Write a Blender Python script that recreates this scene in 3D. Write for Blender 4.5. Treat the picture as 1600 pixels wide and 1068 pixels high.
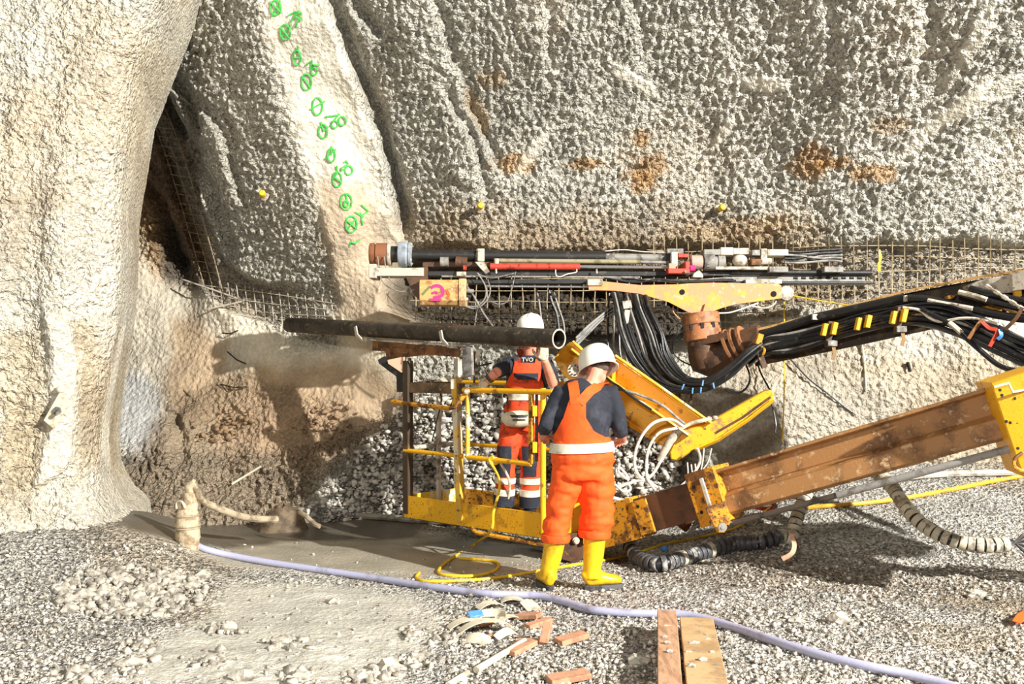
import bpy, bmesh, math, random
import numpy as np
from mathutils import Vector, Matrix, noise as mnoise

for o in list(bpy.data.objects):
    bpy.data.objects.remove(o, do_unlink=True)
SC = bpy.context.scene
COL = SC.collection
random.seed(7)
RNG = np.random.default_rng(7)

# ------------------------------------------------------------------ camera
F = 1500.0                 # focal length in picture pixels (1600 wide)
EYE = 1.64                 # camera height
HOR = 570.0                # picture row of the horizon
cam_d = bpy.data.cameras.new('camera')
cam_d.sensor_width = 36.0
cam_d.lens = 36.0 * F / 1600.0
cam_d.shift_y = (HOR - 534.0) / 1600.0
cam = bpy.data.objects.new('camera', cam_d)
cam.location = (0, 0, EYE)
cam.rotation_euler = (math.pi / 2, 0, 0)
COL.objects.link(cam)
SC.camera = cam

# ------------------------------------------------------------------ world, lamps, exposure
world = bpy.data.worlds.new('tunnel_air')
SC.world = world
world.use_nodes = True
bg = world.node_tree.nodes['Background']
bg.inputs[0].default_value = (1.0, 0.97, 0.92, 1)
bg.inputs[1].default_value = 0.14

def lamp(name, loc, power, radius, color):
    d = bpy.data.lights.new(name, 'POINT')
    d.energy = power
    d.shadow_soft_size = radius
    d.color = color
    o = bpy.data.objects.new(name, d)
    o.location = loc
    COL.objects.link(o)
    return o
lamp('floodlight_on_drill_carrier', (12.2, -4.2, 8.6), 27500, 0.12, (1.0, 0.98, 0.935))
lamp('fill_lamp_behind_camera', (-1.6, -2.5, 3.8), 950, 0.25, (1.0, 0.975, 0.93))  # added fill to lift the shadows, not a fixture of the tunnel

vs = SC.view_settings
vs.view_transform = 'Standard'
vs.look = 'None'
vs.gamma = 1.0
vs.use_curve_mapping = False
vs.exposure = 0.40

# ------------------------------------------------------------------ helpers
def P(px, py, d):
    """the point at distance d in front of the camera plane that stands at this place of the photograph"""
    return Vector(((px - 800.0) * d / F, d, EYE - (py - HOR) * d / F))

def lin(c):
    return tuple(((v / 255.0) / 12.92 if v / 255.0 <= 0.04045 else ((v / 255.0 + 0.055) / 1.055) ** 2.4) for v in c)

def cr(pts, n=8):
    """Catmull-Rom through pts"""
    pts = [Vector(p) for p in pts]
    if len(pts) < 3:
        return pts
    out = []
    for i in range(len(pts) - 1):
        p1, p2 = pts[i], pts[i + 1]
        p0 = pts[i - 1] if i else p1 + (p1 - p2)
        p3 = pts[i + 2] if i + 2 < len(pts) else p2 + (p2 - p1)
        for k in range(n):
            t = k / n
            out.append(0.5 * ((2 * p1) + (p2 - p0) * t + (2 * p0 - 5 * p1 + 4 * p2 - p3) * t * t + (3 * p1 - p0 - 3 * p2 + p3) * t ** 3))
    out.append(pts[-1])
    return out

BASE = {}                  # world place of each Empty or object that carries parts

def tag(o, label=None, cat=None, group=None, kind=None):
    if label: o['label'] = label
    if cat: o['category'] = cat
    if group: o['group'] = group
    if kind: o['kind'] = kind
    return o

def thing(name, label, cat, loc, group=None):
    o = bpy.data.objects.new(name, None)
    o.empty_display_size = 0.1
    o.location = loc
    COL.objects.link(o)
    BASE[o.name] = Vector(loc)
    return tag(o, label, cat, group)

class MB:
    """collects geometry in world coordinates; build() links it as ONE mesh object"""
    def __init__(s):
        s.v = []; s.f = []
    def add(s, vs, fs):
        n = len(s.v)
        s.v.extend(Vector(v) for v in vs)
        s.f.extend(tuple(i + n for i in f) for f in fs)
        return s
    def box(s, c, size, R=None):
        c = Vector(c); h = [x / 2 for x in size]
        vs = []
        for sx in (-1, 1):
            for sy in (-1, 1):
                for sz in (-1, 1):
                    v = Vector((sx * h[0], sy * h[1], sz * h[2]))
                    vs.append(c + (R @ v if R else v))
        return s.add(vs, [(0, 1, 3, 2), (4, 6, 7, 5), (0, 4, 5, 1), (2, 3, 7, 6), (0, 2, 6, 4), (1, 5, 7, 3)])
    def beam(s, a, b, w, h, up=(0, 0, 1)):
        """box from a to b, w across, h along up"""
        a = Vector(a); b = Vector(b); t = (b - a)
        L = t.length; t = t / L
        x = t.cross(Vector(up)).normalized(); z = x.cross(t).normalized()
        R = Matrix((x, t, z)).transposed()
        return s.box((a + b) / 2, (w, L, h), R)
    def tube(s, pts, r, n=8, caps=True, up=None, ry=None):
        """swept circle or ellipse; r (and ry along the up side) a number or one per point"""
        pts = [Vector(p) for p in pts]
        m = len(pts)
        rs = r if isinstance(r, (list, tuple)) else [r] * m
        rys = ry if isinstance(ry, (list, tuple)) else ([ry] * m if ry else rs)
        nrm = None; base = len(s.v); vs = []; fs = []
        for i, p in enumerate(pts):
            t = (pts[min(i + 1, m - 1)] - pts[max(i - 1, 0)])
            t = t.normalized() if t.length > 1e-9 else Vector((0, 0, 1))
            if up is not None:
                b = Vector(up); b = b - t * b.dot(t)
                b = b.normalized() if b.length > 1e-6 else t.orthogonal().normalized()
            elif nrm is None:
                b = t.orthogonal().normalized()
            else:
                b = nrm - t * nrm.dot(t)
                b = b.normalized() if b.length > 1e-6 else t.orthogonal().normalized()
            nrm = b
            a = t.cross(b)
            for k in range(n):
                w = 2 * math.pi * k / n
                vs.append(p + a * (math.cos(w) * rs[i]) + b * (math.sin(w) * rys[i]))
        for i in range(m - 1):
            for k in range(n):
                k2 = (k + 1) % n
                fs.append((i * n + k, i * n + k2, (i + 1) * n + k2, (i + 1) * n + k))
        if caps:
            fs.append(tuple(range(n - 1, -1, -1)))
            fs.append(tuple((m - 1) * n + k for k in range(n)))
        return s.add(vs, fs)
    def lathe(s, a, axis, prof, n=20, ring=False):
        """profile [(radius, along)] turned about axis from a; ring: a closed profile with a hole through it"""
        a = Vector(a); t = Vector(axis).normalized()
        return s.tube2([(a + t * h, rr) for rr, h in prof], t, n, ring)
    def tube2(s, pr, t, n, ring=False):
        u = t.orthogonal().normalized(); w = t.cross(u)
        vs = []; fs = []
        for p, r in pr:
            for k in range(n):
                q = 2 * math.pi * k / n
                vs.append(p + u * math.cos(q) * r + w * math.sin(q) * r)
        m = len(pr)
        for i in range(m if ring else m - 1):
            j = (i + 1) % m
            for k in range(n):
                k2 = (k + 1) % n
                fs.append((i * n + k, i * n + k2, j * n + k2, j * n + k))
        if not ring:
            fs.append(tuple(range(n - 1, -1, -1)))
            fs.append(tuple((m - 1) * n + k for k in range(n)))
        return s.add(vs, fs)
    def prism(s, poly, depth):
        """closed 3D polygon (planar) extruded by the vector depth"""
        d = Vector(depth); n = len(poly)
        vs = [Vector(p) for p in poly] + [Vector(p) + d for p in poly]
        fs = [tuple(range(n)), tuple(range(2 * n - 1, n - 1, -1))]
        fs += [(i, i + n, (i + 1) % n + n, (i + 1) % n) for i in range(n)]
        return s.add(vs, fs)
    def ribbon(s, pts, w, nrm, th=0.004):
        """flat strip of width w along pts facing nrm"""
        pts = [Vector(p) for p in pts]; m = len(pts); vs = []; fs = []
        nl = nrm if isinstance(nrm, list) else [nrm] * m
        for i, p in enumerate(pts):
            t = (pts[min(i + 1, m - 1)] - pts[max(i - 1, 0)]).normalized()
            nn = Vector(nl[i]).normalized()
            x = t.cross(nn).normalized() * (w / 2)
            vs += [p - x, p + x, p + x + nn * th, p - x + nn * th]
        for i in range(m - 1):
            a, b = i * 4, i * 4 + 4
            for k in range(4):
                k2 = (k + 1) % 4
                fs.append((a + k, a + k2, b + k2, b + k))
        fs += [(3, 2, 1, 0), tuple((m - 1) * 4 + k for k in range(4))]
        return s.add(vs, fs)
    def ball(s, c, r, n=10, m=7, R=None):
        c = Vector(c); r = r if isinstance(r, (tuple, list)) else (r, r, r)
        vs = []; fs = []
        for i in range(1, m):
            th = math.pi * i / m
            for k in range(n):
                q = 2 * math.pi * k / n
                v = Vector((r[0] * math.sin(th) * math.cos(q), r[1] * math.sin(th) * math.sin(q), r[2] * math.cos(th)))
                vs.append(c + (R @ v if R else v))
        for i in range(m - 2):
            for k in range(n):
                k2 = (k + 1) % n
                fs.append((i * n + k, (i + 1) * n + k, (i + 1) * n + k2, i * n + k2))
        t = Vector((0, 0, r[2]))
        vs += [c + (R @ t if R else t), c - (R @ t if R else t)]
        a, b = len(vs) - 2, len(vs) - 1
        for k in range(n):
            k2 = (k + 1) % n
            fs.append((a, k, k2)); fs.append((b, (m - 2) * n + k2, (m - 2) * n + k))
        return s.add(vs, fs)
    def mesh(s, name, off=Vector((0, 0, 0)), sharp=40):
        me = bpy.data.meshes.new(name)
        me.from_pydata([tuple(v - off) for v in s.v], [], s.f)
        me.validate()
        bm = bmesh.new(); bm.from_mesh(me)
        bmesh.ops.recalc_face_normals(bm, faces=bm.faces)
        bm.to_mesh(me); bm.free()
        me.shade_smooth()
        if sharp: me.set_sharp_from_angle(angle=math.radians(sharp))
        return me
    def build(s, name, mat, parent=None, bevel=0, sharp=40):
        off = BASE[parent.name] if parent is not None else Vector((0, 0, 0))
        o = bpy.data.objects.new(name, s.mesh(name, off, sharp))
        return finish(o, mat, parent, bevel)
    def solo(s, name, mat, label, cat, loc=None, group=None, bevel=0, sharp=40):
        """a thing that is one mesh, its origin at its base"""
        if loc is None:
            zs = min(v.z for v in s.v); c = sum(s.v, Vector()) / len(s.v)
            loc = Vector((c.x, c.y, zs))
        o = bpy.data.objects.new(name, s.mesh(name, Vector(loc), sharp))
        finish(o, mat, None, bevel)
        o.location = loc
        BASE[o.name] = Vector(loc)
        return tag(o, label, cat, group)

def finish(o, mat, parent, bevel=0):
    COL.objects.link(o)
    if mat: o.data.materials.append(mat)
    if parent is not None:
        o.parent = parent
        BASE[o.name] = BASE[parent.name]
    if bevel:
        m = o.modifiers.new('bevel', 'BEVEL')
        m.width = bevel; m.segments = 2; m.limit_method = 'ANGLE'; m.angle_limit = math.radians(35)
    return o

def fuse(mb, voxel, name, smooth=4, off=Vector((0, 0, 0)), wrinkle=None):
    """melt overlapping lofts into one continuous skin"""
    me = mb.mesh(name + '_lofts')
    o = bpy.data.objects.new('loft', me); COL.objects.link(o)
    m = o.modifiers.new('r', 'REMESH'); m.mode = 'VOXEL'; m.voxel_size = voxel
    if smooth:
        q = o.modifiers.new('s', 'SMOOTH'); q.iterations = smooth; q.factor = 0.5
    dg = bpy.context.evaluated_depsgraph_get()
    new = bpy.data.meshes.new_from_object(o.evaluated_get(dg))
    bpy.data.objects.remove(o, do_unlink=True)
    bpy.data.meshes.remove(me)
    new.name = name
    if wrinkle:
        amp, sc, stretch = wrinkle
        new.update()
        for v in new.vertices:
            q = Vector((v.co.x * sc, v.co.y * sc, v.co.z * sc * stretch))
            k = mnoise.noise(q) + 0.5 * mnoise.noise(q * 2.3)
            v.co += v.normal * (amp * k)
    if off.length:
        for v in new.vertices: v.co -= off
    new.shade_smooth()
    return new

# ------------------------------------------------------------------ gradient noise on arrays
_perm = RNG.permutation(256)
_perm = np.concatenate([_perm, _perm])
_ga = RNG.uniform(0, 2 * math.pi, 256)
_gx, _gy = np.cos(_ga), np.sin(_ga)
def pn(x, y, seed=0):
    x = np.asarray(x, float) + seed * 17.31; y = np.asarray(y, float) + seed * 9.77
    xi = np.floor(x).astype(int); yi = np.floor(y).astype(int)
    xf = x - xi; yf = y - yi
    u = xf ** 3 * (xf * (xf * 6 - 15) + 10); v = yf ** 3 * (yf * (yf * 6 - 15) + 10)
    def g(ix, iy, fx, fy):
        h = _perm[_perm[ix & 255] + (iy & 255)]
        return _gx[h] * fx + _gy[h] * fy
    a = g(xi, yi, xf, yf); b = g(xi + 1, yi, xf - 1, yf)
    c = g(xi, yi + 1, xf, yf - 1); d = g(xi + 1, yi + 1, xf - 1, yf - 1)
    return 1.4 * ((a * (1 - u) + b * u) * (1 - v) + (c * (1 - u) + d * u) * v)
def fbm(x, y, octs=4, seed=0):
    s = 0; a = 1
    for i in range(octs):
        s = s + a * pn(x * 2 ** i, y * 2 ** i, seed + i); a *= 0.5
    return s
def sstep(a, b, x):
    t = np.clip((x - a) / (b - a), 0, 1)
    return t * t * (3 - 2 * t)

def grid_object(name, verts, nr, nc, mat, attrs=None):
    """nr x nc vertex grid to a mesh with colour and mask attributes"""
    me = bpy.data.meshes.new(name)
    i = np.arange(nr * nc).reshape(nr, nc)
    q = np.stack([i[:-1, :-1], i[:-1, 1:], i[1:, 1:], i[1:, :-1]], -1).reshape(-1, 4)
    me.vertices.add(nr * nc)
    me.vertices.foreach_set('co', np.ascontiguousarray(verts, np.float32).ravel())
    me.loops.add(q.size); me.polygons.add(len(q))
    me.loops.foreach_set('vertex_index', q.ravel().astype(np.int32))
    me.polygons.foreach_set('loop_start', (np.arange(len(q)) * 4).astype(np.int32))
    me.polygons.foreach_set('loop_total', np.full(len(q), 4, np.int32))
    me.update(calc_edges=True)
    for nm, a in (attrs or {}).items():
        if a.shape[-1] == 3:
            at = me.attributes.new(nm, 'FLOAT_COLOR', 'POINT')
            c = np.ones((nr * nc, 4), np.float32); c[:, :3] = a.reshape(-1, 3)
            at.data.foreach_set('color', c.ravel())
        else:
            at = me.attributes.new(nm, 'FLOAT', 'POINT')
            at.data.foreach_set('value', a.astype(np.float32).ravel())
    me.shade_smooth()
    o = bpy.data.objects.new(name, me)
    COL.objects.link(o); me.materials.append(mat)
    BASE[o.name] = Vector((0, 0, 0))
    return o

# ------------------------------------------------------------------ materials
def N(nt, kind, **kw):
    n = nt.nodes.new(kind)
    for k, v in kw.items(): setattr(n, k, v)
    return n

def metal(name, c1, c2=None, scale=9.0, lo=0.52, hi=0.62, c3=None, s3=35.0, lo3=0.60, hi3=0.66, rough=0.5, met=0.0, bump=0.15, bscale=60.0, stretch=None, coat=0.0):
    """worn surface: colour c1, blotches c2, small specks c3"""
    m = bpy.data.materials.new(name); m.use_nodes = True
    nt = m.node_tree; b = nt.nodes['Principled BSDF']
    tc = N(nt, 'ShaderNodeTexCoord')
    src = tc.outputs['Object']
    if stretch:
        mp = N(nt, 'ShaderNodeMapping'); mp.inputs['Scale'].default_value = stretch
        nt.links.new(src, mp.inputs['Vector']); src = mp.outputs['Vector']
    col = None
    def layer(prev, c, sc, lo_, hi_):
        n = N(nt, 'ShaderNodeTexNoise'); n.inputs['Scale'].default_value = sc; n.inputs['Detail'].default_value = 5; n.inputs['Roughness'].default_value = 0.65
        nt.links.new(src, n.inputs['Vector'])
        r = N(nt, 'ShaderNodeMapRange'); r.inputs['From Min'].default_value = lo_; r.inputs['From Max'].default_value = hi_
        nt.links.new(n.outputs['Fac'], r.inputs['Value'])
        x = N(nt, 'ShaderNodeMix', data_type='RGBA')
        nt.links.new(r.outputs['Result'], x.inputs['Factor'])
        if isinstance(prev, tuple): x.inputs[6].default_value = (*prev, 1)
        else: nt.links.new(prev, x.inputs[6])
        x.inputs[7].default_value = (*lin(c), 1)
        return x.outputs[2]
    cur = lin(c1)
    if c2: cur = layer(cur, c2, scale, lo, hi)
    if c3: cur = layer(cur, c3, s3, lo3, hi3)
    if isinstance(cur, tuple): b.inputs['Base Color'].default_value = (*cur, 1)
    else: nt.links.new(cur, b.inputs['Base Color'])
    b.inputs['Roughness'].default_value = rough
    b.inputs['Metallic'].default_value = met
    if coat: b.inputs['Coat Weight'].default_value = coat
    if bump:
        n = N(nt, 'ShaderNodeTexNoise'); n.inputs['Scale'].default_value = bscale; n.inputs['Detail'].default_value = 3
        nt.links.new(src, n.inputs['Vector'])
        bp = N(nt, 'ShaderNodeBump'); bp.inputs['Strength'].default_value = bump; bp.inputs['Distance'].default_value = 0.01
        nt.links.new(n.outputs['Fac'], bp.inputs['Height']); nt.links.new(bp.outputs['Normal'], b.inputs['Normal'])
    return m

def earth(name, dark, light, spk, grain, bstr, rough_lo=0.5, rough_hi=0.95, spk_hi=0.7):
    """ground and sprayed concrete: colour attribute, mixed with stones of darker and lighter tone, on walls also specks imitating pit shade; 'grain' says where it is coarse"""
    m = bpy.data.materials.new(name); m.use_nodes = True
    nt = m.node_tree; b = nt.nodes['Principled BSDF']; L = nt.links.new
    ac = N(nt, 'ShaderNodeAttribute', attribute_name='tint')
    ag = N(nt, 'ShaderNodeAttribute', attribute_name='grain')
    tc = N(nt, 'ShaderNodeTexCoord')
    n1 = N(nt, 'ShaderNodeTexNoise'); n1.inputs['Scale'].default_value = spk; n1.inputs['Detail'].default_value = 3; n1.inputs['Roughness'].default_value = 0.6
    L(tc.outputs['Object'], n1.inputs['Vector'])
    r1 = N(nt, 'ShaderNodeMapRange'); r1.inputs['From Min'].default_value = 0.38; r1.inputs['From Max'].default_value = 0.64
    r1.inputs['To Min'].default_value = dark; r1.inputs['To Max'].default_value = light
    L(n1.outputs['Fac'], r1.inputs['Value'])
    mx = N(nt, 'ShaderNodeMix', data_type='FLOAT')      # smooth ground keeps its colour
    L(ag.outputs['Fac'], mx.inputs[0]); mx.inputs[2].default_value = 0.95; L(r1.outputs['Result'], mx.inputs[3])
    n2 = N(nt, 'ShaderNodeTexNoise'); n2.inputs['Scale'].default_value = 3.0; n2.inputs['Detail'].default_value = 6
    L(tc.outputs['Object'], n2.inputs['Vector'])
    r2 = N(nt, 'ShaderNodeMapRange'); r2.inputs['From Min'].default_value = 0.3; r2.inputs['From Max'].default_value = 0.7
    r2.inputs['To Min'].default_value = 0.78; r2.inputs['To Max'].default_value = 1.18
    L(n2.outputs['Fac'], r2.inputs['Value'])
    mu = N(nt, 'ShaderNodeMath', operation='MULTIPLY'); L(mx.outputs[0], mu.inputs[0]); L(r2.outputs['Result'], mu.inputs[1])
    sc = N(nt, 'ShaderNodeVectorMath', operation='SCALE'); L(ac.outputs['Color'], sc.inputs[0]); L(mu.outputs[0], sc.inputs['Scale'])
    L(sc.outputs['Vector'], b.inputs['Base Color'])
    rr = N(nt, 'ShaderNodeMapRange'); rr.inputs['To Min'].default_value = rough_lo; rr.inputs['To Max'].default_value = rough_hi
    L(ag.outputs['Fac'], rr.inputs['Value']); L(rr.outputs['Result'], b.inputs['Roughness'])
    n3 = N(nt, 'ShaderNodeTexNoise'); n3.inputs['Scale'].default_value = grain; n3.inputs['Detail'].default_value = 2.5; n3.inputs['Roughness'].default_value = 0.55
    L(tc.outputs['Object'], n3.inputs['Vector'])
    bs = N(nt, 'ShaderNodeMapRange'); bs.inputs['To Min'].default_value = bstr * 0.12; bs.inputs['To Max'].default_value = bstr
    L(ag.outputs['Fac'], bs.inputs['Value'])
    bp = N(nt, 'ShaderNodeBump'); bp.inputs['Distance'].default_value = 0.12
    L(bs.outputs['Result'], bp.inputs['Strength'])
    L(n3.outputs['Fac'], bp.inputs['Height']); L(bp.outputs['Normal'], b.inputs['Normal'])
    return m

M_WALL = earth('sprayed_concrete', 0.52, 1.15, 32, 26, 1.0, 0.75, 0.95)  # dark specks help blacken the pits: shade put into the colour
M_FLOOR = earth('gravel_ground', 0.28, 1.22, 34, 34, 1.0, 0.32, 0.9)
YEL = metal('yellow_machine_paint', (240, 178, 18), (150, 95, 25), 7, 0.60, 0.70, (60, 42, 20), 45, 0.63, 0.68, rough=0.42)
YELD = metal('dirty_yellow_paint', (205, 140, 22), (105, 66, 26), 9, 0.50, 0.58, (40, 30, 20), 40, 0.56, 0.62, rough=0.6)
YELC = metal('scuffed_yellow_paint', (236, 190, 60), (225, 215, 180), 6, 0.54, 0.60, (70, 48, 22), 40, 0.62, 0.66, rough=0.5)
RUST = metal('rusty_steel', (138, 92, 52), (84, 56, 34), 5, 0.45, 0.6, (185, 150, 110), 30, 0.60, 0.68, rough=0.8, bump=0.3)
RUSTO = metal('orange_rust_paint', (206, 142, 98), (214, 158, 66), 7, 0.50, 0.58, (190, 170, 150), 16, 0.58, 0.66, rough=0.7)
BROWN = metal('brown_greasy_steel', (92, 62, 40), (60, 42, 30), 8, 0.45, 0.6, (160, 110, 60), 30, 0.63, 0.69, rough=0.6)
BLACK = metal('black_rubber_hose', (26, 25, 24), (70, 67, 62), 14, 0.58, 0.70, rough=0.38)
BLACKS = metal('black_steel', (34, 32, 30), (88, 80, 70), 10, 0.57, 0.70, rough=0.5)
GREYS = metal('grey_steel', (140, 136, 128), (88, 84, 78), 8, 0.48, 0.6, (190, 180, 165), 30, 0.60, 0.68, rough=0.6)
PALE = metal('pale_dusty_steel', (196, 186, 168), (130, 118, 100), 8, 0.50, 0.60, (80, 66, 50), 40, 0.62, 0.67, rough=0.75)
CHROME = metal('bright_rod', (200, 200, 200), rough=0.25, met=0.9, bump=0)
RED = metal('red_paint', (200, 66, 46), (120, 40, 30), 12, 0.58, 0.66, rough=0.5)
PIPEM = metal('dark_pipe_steel', (78, 70, 60), (52, 46, 40), 6, 0.42, 0.58, (150, 130, 100), 18, 0.60, 0.68, rough=0.45, met=0.3)
WHITEC = metal('white_cable', (222, 214, 198), (165, 150, 130), 20, 0.55, 0.65, rough=0.6)
YCAB = metal('yellow_cable', (232, 190, 40), (190, 150, 40), 12, 0.55, 0.65, rough=0.5, bump=0)
LAV = metal('lavender_hose', (172, 172, 196), (140, 138, 152), 5, 0.55, 0.68, rough=0.5)
MUDH = metal('muddy_hose', (176, 160, 134), (112, 96, 76), 8, 0.48, 0.62, rough=0.8)
RIBP = metal('pale_ribbed_hose', (190, 180, 158), (110, 104, 92), 12, 0.52, 0.62, rough=0.6)
RIBD = metal('dark_ribbed_hose', (74, 74, 76), (176, 172, 164), 9, 0.54, 0.66, rough=0.5)
WOOD = metal('weathered_board', (188, 146, 112), (154, 116, 86), 6, 0.45, 0.6, (120, 115, 105), 18, 0.60, 0.66, rough=0.85, stretch=(5, 0.8, 5))
WOODB = metal('grey_tan_board', (186, 156, 112), (160, 128, 88), 6, 0.45, 0.6, (120, 115, 105), 18, 0.60, 0.66, rough=0.85)
WOODR = metal('reddish_wood', (190, 142, 110), (156, 112, 84), 12, 0.48, 0.62, rough=0.85)
SHELL = metal('dusty_plastic', (214, 204, 178), (160, 148, 122), 12, 0.50, 0.62, rough=0.7)
ROCK = metal('grey_clod', (188, 181, 166), (128, 120, 108), 14, 0.45, 0.6, rough=0.95, bump=0.5)
REBAR = metal('rebar', (168, 152, 122), (110, 92, 68), 14, 0.5, 0.62, rough=0.8)
GREEN = metal('green_spray_paint', (70, 186, 74), rough=0.8, bump=0)
PINK = metal('pink_spray_paint', (232, 50, 120), (200, 70, 110), 25, 0.55, 0.65, rough=0.8, bump=0)
ORG = metal('orange_workwear', (255, 92, 18), (235, 78, 16), 10, 0.5, 0.66, rough=0.75, bump=0.25, bscale=30)
ORGD = metal('dirty_orange_workwear', (226, 72, 22), (120, 42, 22), 9, 0.50, 0.64, rough=0.8, bump=0.25, bscale=30)
REFL = metal('reflective_tape', (226, 222, 200), (188, 182, 160), 14, 0.5, 0.62, rough=0.4, bump=0)
NAVY = metal('navy_cloth', (34, 36, 46), (56, 58, 68), 9, 0.5, 0.65, rough=0.85, bump=0.2, bscale=40)
SKIN = metal('skin', (224, 150, 122), (205, 125, 100), 14, 0.5, 0.65, rough=0.55, bump=0)
GLOVE = metal('pale_work_glove', (205, 188, 160), (110, 95, 75), 30, 0.55, 0.64, rough=0.85)
HELM = metal('white_hard_hat', (242, 240, 226), (222, 218, 198), 14, 0.55, 0.68, rough=0.32, bump=0)
BOOTY = metal('yellow_rubber_boot', (240, 190, 30), (205, 150, 30), 8, 0.52, 0.66, rough=0.35, bump=0.05)
SOLE = metal('grey_boot_sole', (88, 86, 86), (50, 48, 48), 20, 0.5, 0.6, rough=0.8)
HAIR = metal('grey_hair', (96, 84, 72), (60, 52, 44), 60, 0.45, 0.6, rough=0.8, bump=0.4, bscale=120)
DARKH = metal('hole_dark', (14, 13, 12), rough=0.9, bump=0)
BLUE = metal('blue_tape', (70, 130, 200), (110, 150, 200), 20, 0.5, 0.6, rough=0.5, bump=0)
EYEW = metal('eye', (225, 220, 212), rough=0.25, bump=0)
# ------------------------------------------------------------------ the tunnel side wall: depth over (x, z)
CTRL = [  # place in the photograph and distance
 (700, 0, 9.1), (1100, 0, 8.9), (1600, 0, 8.15), (1600, -200, 7.75), (1000, -200, 8.3), (500, -200, 8.3), (1900, 0, 8.3), (1900, 400, 9.4), (1900, 700, 9.5), (2200, 200, 9.2), (1900, -200, 8.3), (1600, -450, 7.7), (1000, -450, 8.0), (500, -450, 7.8),
 (680, 200, 10.0), (1100, 200, 9.8), (1600, 200, 9.1), (690, 370, 10.25), (1100, 370, 10.1), (1600, 370, 9.5),
 (640, 450, 10.35), (1100, 450, 10.35), (1600, 430, 9.7), (700, 560, 10.2), (1100, 560, 10.0), (1400, 560, 9.6), (1600, 560, 9.3),
 (700, 700, 10.3), (1000, 700, 10.0), (1300, 680, 9.6), (1600, 680, 9.5),
 (420, 0, 9.2), (500, 0, 9.2), (470, 150, 9.75), (540, 150, 9.9), (505, 290, 10.2), (575, 290, 10.35), (530, 400, 10.45), (600, 400, 10.5), (545, 500, 10.6), (570, 570, 10.5),
 (340, 0, 9.4), (400, 150, 9.8), (430, 280, 10.3), (470, 400, 10.6),
 (270, 60, 9.8), (320, 300, 10.65), (270, 250, 10.8), (340, 440, 11.2), (470, 480, 10.95), (215, 180, 10.8), (230, 330, 11.5), (290, 420, 11.8), (190, 300, 11.7),
 (200, 440, 11.6), (300, 500, 11.4), (400, 545, 11.1), (480, 560, 10.85),
 (200, 600, 11.2), (300, 600, 11.1), (450, 630, 10.7), (200, 700, 10.6), (300, 710, 10.5), (450, 720, 10.4), (600, 700, 10.3),
 (200, 790, 10.1), (300, 800, 10.1), (450, 810, 10.1), (600, 800, 10.3), (800, 790, 10.4), (1000, 770, 10.1), (1300, 730, 9.7), (1600, 730, 9.7),
 (60, 100, 11.3), (60, 400, 12.6), (60, 700, 11.0)]
_c = np.array([P(*k)[:] for k in CTRL])
def _tps(r2): return np.where(r2 > 0, 0.5 * r2 * np.log(np.maximum(r2, 1e-12)), 0)
_k = _tps((_c[:, None, 0] - _c[None, :, 0]) ** 2 + (_c[:, None, 2] - _c[None, :, 2]) ** 2) + 0.05 * np.eye(len(_c))
_p = np.stack([np.ones(len(_c)), _c[:, 0], _c[:, 2]], 1)
_s = np.linalg.solve(np.block([[_k, _p], [_p.T, np.zeros((3, 3))]]), np.concatenate([_c[:, 1], np.zeros(3)]))
def wall_smooth(x, z):
    x = np.asarray(x, float); z = np.asarray(z, float)
    sh = x.shape; x = x.ravel(); z = z.ravel()
    out = np.full(x.shape, 0.0) + _s[-3] + _s[-2] * x + _s[-1] * z
    for i in range(len(_c)):
        out += _s[i] * _tps((x - _c[i, 0]) ** 2 + (z - _c[i, 2]) ** 2)
    return np.clip(out, 6.0, 14.2).reshape(sh)
def on_smooth(px, py):
    y = 10.0
    for _ in range(40):
        p = P(px, py, y)
        y = 0.5 * y + 0.5 * float(wall_smooth(p.x, p.z))
        if _ > 12: break
    return P(px, py, y)
def line_xz(pts):
    return [(p.x, p.z) for p in (on_smooth(*q) for q in pts)]
def seg_dist(x, z, line, along=False):
    """distance to a polyline and which side (+ right of its direction)"""
    best = np.full(x.shape, 1e9); side = np.zeros(x.shape); arc = np.zeros(x.shape); nseg = len(line) - 1
    for i, ((ax, az), (bx, bz)) in enumerate(zip(line[:-1], line[1:])):
        dx, dz = bx - ax, bz - az; L2 = dx * dx + dz * dz
        t = np.clip(((x - ax) * dx + (z - az) * dz) / L2, 0, 1)
        ex, ez = x - (ax + t * dx), z - (az + t * dz)
        d = np.hypot(ex, ez)
        s = np.sign(-(dx * (z - az) - dz * (x - ax)))
        m = d < best
        best = np.where(m, d, best); side = np.where(m, s, side); arc = np.where(m, (i + t) / nseg, arc)
    return (best, side, arc) if along else (best, side)

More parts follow.
